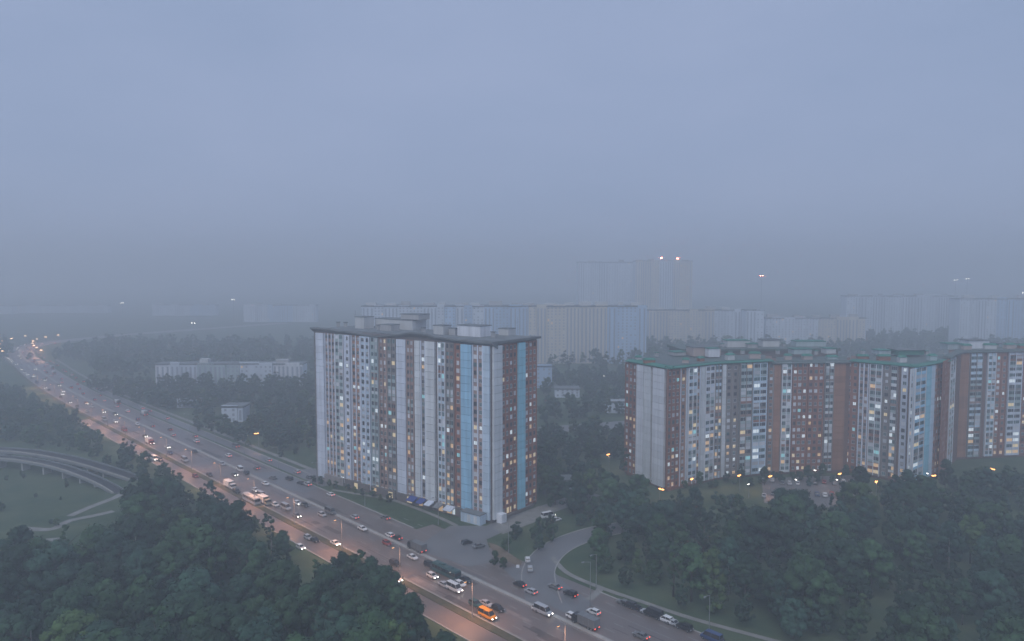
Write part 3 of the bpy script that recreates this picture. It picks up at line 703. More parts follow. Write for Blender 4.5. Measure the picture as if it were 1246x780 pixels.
# ------------------------------------------------------------------ trees
def crown_mesh(rx, z0, z1, nclump, nleaf, leaf, mt, seed, shape='broad', core=True):
    rg = np.random.default_rng(seed); H = z1 - z0; cz = []
    C, RR = [], []
    for i in range(nclump):
        a = rg.uniform(0, 2 * np.pi); h = rg.uniform(0.06, 0.96)
        prof = {'broad': np.sqrt(max(0.05, 1 - (2 * h - 0.9) ** 2 * 0.95)), 'oval': np.sqrt(max(0.05, 1 - (2 * h - 0.85) ** 2)) , 'tall': (1 - 0.55 * h) * min(1, 0.35 + h * 5), 'cone': (1 - 0.9 * h) * min(1, 0.5 + h * 6)}[shape]
        q = np.sqrt(rg.uniform(0.05, 1)) * prof * 0.84 * rx
        r = rx * rg.uniform(0.17, 0.33) * (0.75 if shape in ('tall', 'cone') else 1)
        C.append((q * np.cos(a), q * np.sin(a), z0 + h * H)); RR.append(r)
    C = np.array(C); RR = np.array(RR); RR = np.minimum(RR, H * 0.3)
    mid = np.array([0, 0, z0 + H * 0.4])
    k = rg.integers(0, nclump, nleaf); d = rg.normal(size=(nleaf, 3)); d[:, 2] += 0.35; d /= np.linalg.norm(d, axis=1)[:, None]
    P = C[k] + d * (RR[k] * rg.uniform(0.72, 1.12, nleaf))[:, None] * np.array([1, 1, 0.85])
    nr = d * 0.75 + (P - mid) / np.linalg.norm(P - mid, axis=1)[:, None] * 0.6; nr /= np.linalg.norm(nr, axis=1)[:, None]
    fn = nr + rg.normal(size=(nleaf, 3)) * 0.34; fn /= np.linalg.norm(fn, axis=1)[:, None]
    t1 = np.cross(fn, rg.normal(size=(nleaf, 3))); t1 /= np.linalg.norm(t1, axis=1)[:, None]; t2 = np.cross(fn, t1)
    s = leaf * rg.uniform(0.6, 1.25, nleaf)[:, None]
    V = np.stack([P - t1 * s, P - t2 * s * 0.62, P + t1 * s, P + t2 * s * 0.62], 1).reshape(-1, 3)
    NV = np.repeat(nr, 4, 0); faces = np.arange(nleaf * 4).reshape(-1, 4).tolist()
    V = V.tolist(); NV = NV.tolist()
    if core:                                           # the shaded inner mass of each clump
        for c, r in zip(C, RR):
            b0 = len(V); r = r * 0.78
            for z in (-0.8, 0.0, 0.8):
                for i in range(6):
                    w = 2 * np.pi * i / 6; rr = r * np.sqrt(1 - z * z * 0.8); v = np.array([rr * np.cos(w), rr * np.sin(w), z * r * 0.8])
                    V.append((c + v).tolist()); n_ = v / np.linalg.norm(v); NV.append(n_.tolist())
            for j in range(2):
                for i in range(6):
                    faces.append([b0 + j * 6 + i, b0 + j * 6 + (i + 1) % 6, b0 + j * 6 + 6 + (i + 1) % 6, b0 + j * 6 + 6 + i])
            faces.append([b0 + 12 + i for i in range(6)]); faces.append([b0 + i for i in reversed(range(6))])
    me = bpy.data.meshes.new('crown'); me.from_pydata(V, [], faces); me.materials.append(mt)
    me.polygons.foreach_set('use_smooth', [True] * len(faces)); me.update()
    me.normals_split_custom_set_from_vertices(NV)
    return me
def trunk_mesh(h, r, seed, bm='bark'):
    q = random.Random(seed); b = MB(); top = (q.uniform(-0.4, 0.4), q.uniform(-0.4, 0.4), h)
    b.tube((0, 0, -0.2), top, r, r * 0.45, M[bm], 7)
    for i in range(5):
        a = q.uniform(0, 6.28); z = h * q.uniform(0.45, 0.85); l = h * q.uniform(0.25, 0.4)
        b.tube((top[0] * z / h, top[1] * z / h, z), (math.cos(a) * l, math.sin(a) * l, z + l * 0.8), r * 0.4, r * 0.12, M['bark'], 5)
    return b.mesh('trunk', True)
FORMS = {'broad': (6.3, 2.8, 14.5, 58, 3800, 0.37), 'oval': (4.4, 3.4, 16.0, 50, 3200, 0.35), 'tall': (2.4, 2.2, 18.0, 36, 2000, 0.34), 'small': (3.2, 0.9, 8.0, 26, 1500, 0.34)}
SHAPE = {'broad': 'broad', 'oval': 'oval', 'tall': 'tall', 'small': 'broad'}
WORD = {'broad': 'broad round', 'oval': 'tall oval', 'tall': 'narrow column-like', 'small': 'short bushy'}
TONE = {'leaf_dark': 'dark green', 'leaf_mid': 'mid green', 'leaf_light': 'fresh light green', 'leaf_teal': 'blue-green'}
PROTO = {}
for f_, (rx, z0, z1, nc, nl, lf) in FORMS.items():
    for mk in TONE:
        for v in range(2):
            sd = hash((f_, mk, v)) if False else (list(FORMS).index(f_) * 100 + list(TONE).index(mk) * 10 + v)
            PROTO[f_, mk, v] = (crown_mesh(rx, z0, z1, nc, nl, lf, M[mk], sd, SHAPE[f_]), trunk_mesh(z1 * 0.72, 0.10 + z1 * 0.013, sd, 'birch' if v and f_ in ('oval', 'tall') else 'bark'))
LOW = {}
for f_, (rx, z0, z1, nc, nl, lf) in FORMS.items():
    for mk in TONE:
        LOW[f_, mk] = crown_mesh(rx, z0 * 0.6, z1, max(12, nc // 2), 360, lf * 1.9, M[mk], 900 + list(FORMS).index(f_) * 10 + list(TONE).index(mk), SHAPE[f_], core=True)
def inpoly(x, y, pl):
    r = False; j = len(pl) - 1
    for i in range(len(pl)):
        if (pl[i][1] > y) != (pl[j][1] > y) and x < (pl[j][0] - pl[i][0]) * (y - pl[i][1]) / (pl[j][1] - pl[i][1]) + pl[i][0]: r = not r
        j = i
    return r
def scatter(pl, step, seed, excl=()):
    """jittered grid over a ground outline given by where its corners are seen"""
    q = random.Random(seed); P = [G(*p) for p in pl]; W_ = [(p.x, p.y) for p in P]; EX = [[(G(*p).x, G(*p).y) for p in e] for e in excl]
    x0, x1 = min(p[0] for p in W_), max(p[0] for p in W_); y0, y1 = min(p[1] for p in W_), max(p[1] for p in W_); out = []
    y = y0
    while y < y1:
        x = x0
        while x < x1:
            a, b_ = x + q.uniform(-0.42, 0.42) * step, y + q.uniform(-0.42, 0.42) * step
            if inpoly(a, b_, W_) and not any(inpoly(a, b_, e) for e in EX): out.append((a, b_))
            x += step
        y += step * 0.92
    return out
def visible(x, y, h, m=60):
    a = proj((x, y, h)); b_ = proj((x, y, 0)); return -m < a[0] < 1246 + m and a[1] < 780 + 6 and b_[1] > 0
def choose(q, w):
    r = q.random() * sum(w.values())
    for k, v in w.items():
        r -= v
        if r <= 0: return k
    return k
TREES = []       # (x, y, form, tone, scale, wood)
q = random.Random(11)
clearing = [(-40, 548), (60, 556), (118, 580), (142, 598), (160, 630), (138, 664), (98, 690), (50, 702), (-60, 708)]
tonesL = {'leaf_dark': 5, 'leaf_mid': 4, 'leaf_light': 0.45, 'leaf_teal': 3}
for x, y in scatter([(-120, 640), (60, 668), (110, 650), (150, 616), (170, 612), (250, 640), (330, 690), (350, 742), (395, 746), (470, 738), (540, 790), (610, 860), (680, 960), (-260, 960)], 8.2, 3, [clearing]):
    sc = q.uniform(0.5, 1.25); f_ = choose(q, {'broad': 7, 'oval': 3, 'small': 0.6, 'tall': 0.5})
    s = Vector((x, y, 0)).dot(N); tt = Vector((x, y, 0)).dot(D)
    if s > 98: f_ = choose(q, {'oval': 3, 'small': 3, 'broad': 2}); sc *= 0.8 if tt < 190 or tt > 245 else 0.5
    if s > 114.5: continue
    if visible(x, y, FORMS[f_][2] * sc): TREES.append((x, y, f_, choose(q, tonesL), sc, 'left wood'))
for x, y in [tuple((N * (143 + q.uniform(-44, -29)) + D * t).xy) for t in [q.uniform(100, 400) for _ in range(75)]]:
    tt = Vector((x, y, 0)).dot(D)
    if 196 < tt < 238: continue
    f_ = choose(q, {'oval': 3, 'small': 4, 'broad': 1}); sc = q.uniform(0.5, 0.85) * (1.1 if f_ == 'small' else 0.8)
    if visible(x, y, 9): TREES.append((x, y, f_, choose(q, tonesL), sc, 'left wood'))
for px, py, f_, tn, sc in ((303, 668, 'tall', 'leaf_dark', 0.8), (331, 688, 'tall', 'leaf_dark', 0.86), (345, 694, 'oval', 'leaf_dark', 0.8), (386, 738, 'tall', 'leaf_mid', 0.78), (405, 742, 'tall', 'leaf_dark', 0.9), (440, 744, 'tall', 'leaf_mid', 0.98), (470, 756, 'tall', 'leaf_dark', 0.92), (418, 738, 'oval', 'leaf_dark', 0.95), (430, 742, 'oval', 'leaf_mid', 1.0), (452, 748, 'oval', 'leaf_dark', 1.0), (466, 752, 'broad', 'leaf_dark', 0.95), (212, 606, 'tall', 'leaf_dark', 0.62), (220, 612, 'small', 'leaf_mid', 0.9), (500, 790, 'oval', 'leaf_dark', 0.9), (480, 775, 'oval', 'leaf_mid', 0.95)):
    p = G(px, py); TREES.append((p.x, p.y, f_, tn, sc, 'left wood'))
lampgap = [(1112, 588), (1160, 588), (1164, 622), (1108, 622)]
carpark = [(905, 570), (1050, 570), (1070, 622), (1010, 642), (925, 638), (900, 615)]
tonesR = {'leaf_dark': 5, 'leaf_mid': 4, 'leaf_light': 0.6, 'leaf_teal': 3.5}
for x, y in scatter([(698, 692), (732, 709), (785, 727), (848, 748), (915, 767), (1000, 789), (1110, 818), (1300, 870), (1460, 900), (1420, 610), (1246, 582), (1190, 588), (1110, 610), (1040, 634), (930, 642), (830, 632), (770, 642), (725, 652)], 8.6, 5, [carpark, lampgap]):
    sc = q.uniform(0.52, 1.15) * (0.72 if y > 300 else 1.0); f_ = choose(q, {'broad': 5, 'oval': 6, 'tall': 1.2, 'small': 1.2})
    if visible(x, y, FORMS[f_][2] * sc): TREES.append((x, y, f_, choose(q, tonesR), sc, 'right wood'))
for x, y in scatter([(652, 596), (690, 604), (765, 604), (800, 618), (830, 628), (800, 650), (705, 652), (690, 636), (664, 612)], 8.0, 8, [[(792, 606), (812, 606), (816, 634), (788, 634)]]):
    sc = q.uniform(0.6, 0.9); f_ = choose(q, {'broad': 4, 'oval': 4, 'small': 3})
    TREES.append((x, y, f_, choose(q, tonesR), sc, 'grove between the two blocks'))
for x, y in scatter([(602, 660), (640, 644), (668, 636), (690, 640), (690, 652), (668, 664), (640, 678), (612, 672)], 7.0, 9):
    TREES.append((x, y, 'small', choose(q, tonesR), q.uniform(0.45, 0.8), 'green triangle by the junction'))
for px, py, sc in ((602, 688, 0.6), (612, 693, 0.5), (1046, 612, 0.95), (1095, 596, 0.8), (1160, 596, 0.7), (870, 612, 0.6), (890, 618, 0.7), (850, 616, 0.6), (828, 612, 0.6), (1150, 600, 0.9), (1200, 590, 0.7), (1225, 584, 0.8), (1070, 600, 0.6), (1120, 604, 0.7), (985, 592, 0.45), (950, 586, 0.4)):
    p = G(px, py); TREES.append((p.x, p.y, 'small' if sc < 0.9 else 'oval', choose(q, tonesR), sc, 'yard of the brick block' if px > 800 else 'green triangle by the junction'))
for i in range(24):
    px = 822 + i * 10 + rnd.uniform(-3, 3); p = QP(px, 0.0) if False else G(px, 592 - (px - 822) * 0.045 + rnd.uniform(-3, 6))
    TREES.append((p.x, p.y, choose(rnd, {'small': 4, 'oval': 1}), choose(rnd, tonesR), rnd.uniform(0.35, 0.62), 'yard of the brick block'))
for x, y in scatter([(-30, 575), (60, 575), (110, 596), (120, 625), (70, 655), (-30, 655)], 11, 31):
    if rnd.random() < 0.55: TREES.append((x, y, 'small', choose(rnd, tonesL), rnd.uniform(0.2, 0.5), 'clearing inside the ramps'))
for px in (392, 400, 409, 419, 430, 441, 451, 462, 474, 484):
    p = P1_ + dL * wall_u(P1_, P0_, px) + oL * rnd.uniform(4.5, 7); TREES.append((p.x, p.y, 'small', choose(q, tonesR), rnd.uniform(0.34, 0.55), 'row under the striped block'))
# the 300 that show largest are trees of their own, the rest one wood
def size_px(t): return FORMS[t[2]][2] * t[4] / math.hypot(t[0], t[1])
keep_small = [t for t in TREES if t[5] not in ('left wood', 'right wood')]
big = sorted([t for t in TREES if t[5] in ('left wood', 'right wood')], key=size_px, reverse=True)
singles = keep_small + big[:max(0, 298 - len(keep_small))]; rest = big[max(0, 298 - len(keep_small)):]
rows = {}
for t in singles: rows.setdefault((t[5], int(math.hypot(t[0], t[1]) // 9)), []).append(t)
woods = {}
for k in rows: woods.setdefault(k[0], []).append(k)
for w, ks in woods.items():
    for ri, k in enumerate(sorted(ks, key=lambda k: k[1])):
        for i, t in enumerate(sorted(rows[k], key=lambda t: proj((t[0], t[1], 0))[0])):
            x, y, f_, tn, sc, _ = t
            o = empty('tree', (x, y, hill_z(x, y)), rnd.uniform(0, 6.28)); o.scale = (sc * rnd.uniform(0.92, 1.12),) * 2 + (sc,)
            c, tr = PROTO[f_, tn, rnd.randrange(2)]
            link('crown', c, o); link('trunk', tr, o)
            tag(o, f'{WORD[f_]} {TONE[tn]} tree, {ordinal(i)} from left, {ordinal(ri)} row, {w}', 'tree', 'trees of the ' + w)
def forest(name, items, label=None):
    if not items: return
    o = join_units([(LOW[f_, tn], Matrix.Translation((x, y, hill_z(x, y) - 0.3)) @ Matrix.Rotation(rnd.uniform(0, 6.28), 4, 'Z') @ Matrix.Diagonal((sc, sc, sc, 1))) for x, y, f_, tn, sc, *_ in items], name, None)
    return o
def join_smooth(items, name, label):
    """one mass of joined low trees that keeps the crowns' own normals"""
    V, Nn, Fc, MI, mats = [], [], [], [], []; nv = 0
    for x, y, f_, tn, sc, *_ in items:
        me = LOW[f_, tn]; n = len(me.vertices); co = np.empty(n * 3, np.float32); me.vertices.foreach_get('co', co); co = co.reshape(-1, 3)
        nm = LOWN[f_, tn]; a = rnd.uniform(0, 6.28); ca, sa = math.cos(a), math.sin(a); Rm = np.array([[ca, -sa, 0], [sa, ca, 0], [0, 0, 1]])
        V.append(co @ Rm.T * sc + np.array([x, y, hill_z(x, y) - 0.3])); Nn.append(nm @ Rm.T)
        Fc += [[nv + i for i in p.vertices] for p in ()] ; nv0 = nv; nv += n
        m = M[tn]
        if m not in mats: mats.append(m)
        Fc.append((nv0, f_, tn, mats.index(m)))
    V = np.concatenate(V); Nn = np.concatenate(Nn)
    L, S, MI = [], [], []
    for nv0, f_, tn, mi in Fc:
        l, s = LOWF[f_, tn]; L.append(l + nv0); S.append(s); MI.append(np.full(len(s), mi, np.int32))
    L = np.concatenate(L); S = np.concatenate(S); MI = np.concatenate(MI)
    me = bpy.data.meshes.new(name); me.vertices.add(len(V)); me.vertices.foreach_set('co', V.astype(np.float32).ravel())
    me.loops.add(len(L)); me.loops.foreach_set('vertex_index', L.astype(np.int32)); me.polygons.add(len(S))
    me.polygons.foreach_set('loop_start', np.concatenate([[0], np.cumsum(S)[:-1]]).astype(np.int32)); me.polygons.foreach_set('loop_total', S.astype(np.int32))
    me.polygons.foreach_set('material_index', MI); me.polygons.foreach_set('use_smooth', np.ones(len(S), bool))
    for m in mats: me.materials.append(m)
    me.update(calc_edges=True)
    me.normals_split_custom_set_from_vertices(Nn.tolist())
    o = link(name, me); return tag(o, label, None, None, 'stuff')
LOWN, LOWF = {}, {}
for k, me in LOW.items():
    nrm = np.zeros((len(me.vertices), 3)); cn = np.empty(len(me.loops) * 3, np.float32); me.corner_normals.foreach_get('vector', cn)
    li = np.empty(len(me.loops), np.int32); me.loops.foreach_get('vertex_index', li); nrm[li] = cn.reshape(-1, 3); LOWN[k] = nrm
    lt = np.empty(len(me.polygons), np.int32); me.polygons.foreach_get('loop_total', lt); LOWF[k] = (li, lt)
join_smooth(rest, 'wood', 'deeper part of the woods behind the single trees')
def mass(pl, step, seed, tones, forms, s0, s1, excl=()):
    q = random.Random(seed)
    return [(x, y, choose(q, forms), choose(q, tones), q.uniform(s0, s1)) for x, y in scatter(pl, step, seed, excl)]
mixf = {'broad': 5, 'oval': 4, 'small': 2}
join_smooth(mass([(-70, 496), (0, 472), (40, 484), (88, 508), (128, 545), (118, 558), (70, 548), (0, 540), (-70, 540)], 6.5, 21, tonesL, {'small': 3, 'broad': 1}, 0.4, 0.75), 'hillside_scrub', 'low scrub covering the hill')
far = mass([(100, 470), (180, 470), (384, 468), (384, 560), (330, 556), (270, 540), (216, 508)], 9.5, 22, tonesR, mixf, 0.55, 0.9, [[(258, 500), (300, 500), (304, 524), (262, 526)], [(205, 500), (240, 498), (244, 512), (214, 514)]])
far += mass([(655, 462), (800, 452), (765, 508), (655, 516)], 11, 23, tonesR, mixf, 0.6, 0.9, [[(668, 478), (712, 478), (712, 492), (668, 492)]])
far += mass([(655, 532), (762, 524), (765, 600), (690, 600), (656, 590)], 8.5, 24, tonesR, mixf, 0.55, 0.85, [[(726, 560), (757, 560), (760, 598), (724, 598)]])
join_smooth(far, 'wood', 'hazy woods between and beyond the blocks')
dist = mass([(-60, 420), (384, 420), (384, 462), (120, 462), (90, 440), (-20, 436)], 17, 25, tonesR, mixf, 0.8, 1.2, [[(14, 440), (10, 418), (120, 410), (120, 424), (50, 436)]])
dist += mass([(655, 420), (1300, 408), (1300, 428), (800, 448), (655, 448)], 16, 26, tonesR, mixf, 0.8, 1.2)
join_smooth(dist, 'wood', 'far woods dissolving in haze')

# ------------------------------------------------------------------ vehicles
PAINT = {k: mat('paint_' + k, c, 0.28, spec=0.5, rand=0.08) for k, c in dict(white=(0.72, 0.72, 0.72), silver=(0.42, 0.43, 0.45), grey=(0.16, 0.165, 0.17), black=(0.018, 0.018, 0.02), blue=(0.03, 0.06, 0.16), red=(0.30, 0.03, 0.025), orange=(0.75, 0.30, 0.02), beige=(0.45, 0.38, 0.28), teal=(0.03, 0.085, 0.09)).items()}
def loft(b, secs, m):
    """closed rings [(x, z_low, z_high, half_width)] joined along x"""
    base = len(b.v); k = b.slot(m)
    for x, zl, zh, w in secs:
        zb = zl + (zh - zl) * 0.55
        b.v += [(x, -w * 0.92, zl), (x, -w, zb), (x, -w * 0.93, zh), (x, w * 0.93, zh), (x, w, zb), (x, w * 0.92, zl)]
    n = len(secs)
    for i in range(n - 1):
        for j in range(6):
            jj = (j + 1) % 6; p = base + i * 6
            b.f.append([p + j, p + 6 + j, p + 6 + jj, p + jj]); b.m.append(k)
    b.f.append([base + j for j in range(6)]); b.m.append(k); b.f.append([base + (n - 1) * 6 + j for j in reversed(range(6))]); b.m.append(k)
KIND = {   # lower body sections, cabin: (x rear-low, x rear-top, x front-top, x front-low, z low, z top, half width)
 'sedan': ([(-2.25, .45, .78, .72), (-2.1, .3, .93, .86), (-1.2, .28, .98, .89), (.75, .28, .95, .89), (1.9, .3, .80, .86), (2.25, .4, .66, .72)], (-1.75, -1.0, .3, 1.1, .93, 1.45, .80), (-1.35, 1.4), .32),
 'hatchback': ([(-2.0, .45, .95, .74), (-1.9, .3, 1.02, .86), (.7, .28, 1.0, .88), (1.7, .3, .86, .85), (2.0, .4, .7, .72)], (-1.95, -1.55, .2, 1.0, 1.0, 1.55, .80), (-1.25, 1.25), .32),
 'suv': ([(-2.3, .5, 1.1, .80), (-2.2, .38, 1.18, .93), (.8, .36, 1.15, .95), (2.0, .38, 1.05, .92), (2.35, .5, .9, .80)], (-2.2, -1.9, .25, 1.05, 1.15, 1.78, .86), (-1.45, 1.45), .38),
 'minibus': ([(-2.9, .45, 1.35, .88), (-2.85, .38, 1.45, 1.0), (1.7, .38, 1.4, 1.0), (2.55, .4, 1.1, .96), (2.85, .5, .9, .85)], (-2.85, -2.8, 1.35, 2.0, 1.42, 2.45, .97), (-1.8, 1.9), .36),
}
WHEEL = {}
def wheel_mesh(r):
    if r not in WHEEL:
        b = MB(); b.tube((0, -.11, 0), (0, .11, 0), r, r, M['rubber'], 12); b.tube((0, -.125, 0), (0, .125, 0), r * .55, r * .55, M['metal'], 8); WHEEL[r] = b.mesh('wheel', False)
    return WHEEL[r]
VM = {}
def vehicle_meshes(kind, col):
    k = (kind, col)
    if k in VM: return VM[k]
    parts = []; pm = PAINT[col]
    if kind in KIND:
        secs, (a, b_, c, d, zl, zt, w), wx, wr = KIND[kind]
        b = MB(); loft(b, secs, pm)
        b.hexa([(b_ - .05, -w * .84), (c + .05, -w * .84), (c + .05, w * .84), (b_ - .05, w * .84)], zt - .05, zt + .03, pm, [(b_ + .1, -w * .7), (c - .1, -w * .7), (c - .1, w * .7), (b_ + .1, w * .7)])
        for x0, x1, x2 in ((a, b_, .1), (d, c, -.1)):
            for s in (-1, 1): b.tube((x0, s * w * .97, zl - .02), (x1, s * w * .83, zt - .02), .05, .05, pm, 4)
        mid = (a + d) / 2
        for s in (-1, 1): b.tube((mid, s * w * 1.0, zl - .02), (mid, s * w * .83, zt - .02), .05, .05, pm, 4)
        parts.append(('body', b.mesh('body')))
        b = MB(); b.hexa([(a, -w), (d, -w), (d, w), (a, w)], zl - .05, zt - .055, M['car_glass'], [(b_, -w * .83), (c, -w * .83), (c, w * .83), (b_, w * .83)]); parts.append(('windows', b.mesh('windows')))
        xf, xr, zf, zr, hw = secs[-1][0], secs[0][0], .62 if kind != 'minibus' else .8, .78 if kind != 'minibus' else 1.0, secs[0][3] * .78
        W_ = [(x, s * (secs[1][3] - .08), wr) for x in wx for s in (-1, 1)]
    elif kind == 'bus':
        b = MB(); b.box(-5.8, -1.25, .35, 5.8, 1.25, 1.35, pm); b.hexa([(-5.8, -1.25), (5.8, -1.25), (5.8, 1.25), (-5.8, 1.25)], 2.5, 3.0, pm, [(-5.6, -1.05), (5.6, -1.05), (5.6, 1.05), (-5.6, 1.05)])
        for i in range(9):
            x = -5.78 + i * 1.44
            for s in (-1, 1): b.box(x - .06, s * 1.2 - .05, 1.353, x + .06, s * 1.2 + .05, 2.497, pm)
        b.box(-3, -.6, 3.003, -1, .6, 3.25, pm); b.box(1.5, -.6, 3.003, 3.0, .6, 3.2, pm)
        parts.append(('body', b.mesh('body'))); b = MB(); b.box(-5.72, -1.2, 1.35, 5.72, 1.2, 2.5, M['car_glass']); parts.append(('windows', b.mesh('windows')))
        W_ = [(x, s * 1.12, .48) for x in (-3.4, 3.6) for s in (-1, 1)]; xf, xr, zf, zr, hw = 5.8, -5.8, .8, .9, .95
    else:  # truck
        b = MB(); b.hexa([(2.0, -1.1), (4.0, -1.1), (4.0, 1.1), (2.0, 1.1)], .6, 1.5, pm); b.hexa([(2.0, -1.1), (4.0, -1.1), (4.0, 1.1), (2.0, 1.1)], 1.503, 2.6, pm, [(2.0, -1.0), (3.6, -1.0), (3.6, 1.0), (2.0, 1.0)])
        b.box(-4.0, -.5, .55, 1.997, .5, .8, M['rubber']); parts.append(('body', b.mesh('body')))
        b = MB(); b.hexa([(2.5, -1.12), (4.03, -1.12), (4.03, 1.12), (2.5, 1.12)], 1.6, 2.3, M['car_glass'], [(2.5, -1.05), (3.78, -1.05), (3.78, 1.05), (2.5, 1.05)]); parts.append(('windows', b.mesh('windows')))
        b = MB(); b.box(-4.1, -1.22, .9, 1.7, 1.22, 3.2, PAINT['white' if col != 'black' else 'grey'])
        for x in (-4.1, -2.2, -.3, 1.6): b.box(x, -1.26, .9, x + .1, 1.26, 3.24, M['metal'])
        parts.append(('cargo_box', b.mesh('cargo_box')))
        W_ = [(x, s * 1.05, .48) for x in (-3.0, -1.9, 3.1) for s in (-1, 1)]; xf, xr, zf, zr, hw = 4.0, -4.1, .85, .9, .85
    VM[k] = (parts, W_, (xf, xr, zf, zr, hw)); return VM[k]
LIGHTM = {}
def light_mesh(kind, on):
    k = (kind, on)
    if k not in LIGHTM:
        b = MB(); m = M['headlight' if kind == 'headlight' else 'taillight'] if on else M['lamp_off']
        if kind == 'headlight': b.hexa([(-.12, -.17), (.09, -.15), (.09, .15), (-.12, .17)], -.10, .12, m)
        else: b.hexa([(-.05, -.15), (.10, -.17), (.10, .17), (-.05, .15)], -.10, .12, m)
        LIGHTM[k] = b.mesh(kind)
    return LIGHTM[k]
MERGED = {}
NAMES = dict(sedan='sedan car', hatchback='hatchback car', suv='tall car', minibus='minibus', bus='bus', truck='truck')
def vehicle(kind, col, p, a, label, group, head=False, tail=False, detail=True):
    parts, W_, (xf, xr, zf, zr, hw) = vehicle_meshes(kind, col)
    name = {'sedan': 'car', 'hatchback': 'car', 'suv': 'car', 'minibus': 'minibus', 'bus': 'bus', 'truck': 'truck'}[kind]
    L_ = [('headlight', xf, s * hw, zf, head) for s in (-1, 1)] + [('taillight', xr, s * hw, zr, tail) for s in (-1, 1)]
    if detail:
        o = empty(name, p, a)
        for n_, me in parts: link(n_, me, o)
        for x, y, r in W_: link('wheel', wheel_mesh(r), o, (x, y, r))
        for n_, x, y, z, on in L_: link(n_, light_mesh(n_, on), o, (x, y, z), math.pi * 0 if n_ == 'headlight' else math.pi)
    else:
        k = (kind, col, head, tail)
        if k not in MERGED:
            it = [(me, Matrix()) for _, me in parts] + [(wheel_mesh(r), Matrix.Translation((x, y, r))) for x, y, r in W_]
            it += [(light_mesh(n_, on), Matrix.Translation((x, y, z)) @ (Matrix() if n_ == 'headlight' else Matrix.Rotation(math.pi, 4, 'Z'))) for n_, x, y, z, on in L_]
            t = join_units(it, name, None, None); MERGED[k] = t.data; bpy.data.objects.remove(t)
        o = link(name, MERGED[k], None, p, a)
    return tag(o, label, {'car': 'car', 'minibus': 'minibus', 'bus': 'bus', 'truck': 'truck'}[name], group)
def nearest_t(p): return min(range(0, 1200, 2), key=lambda t: (axis(t)[0] - p).length)
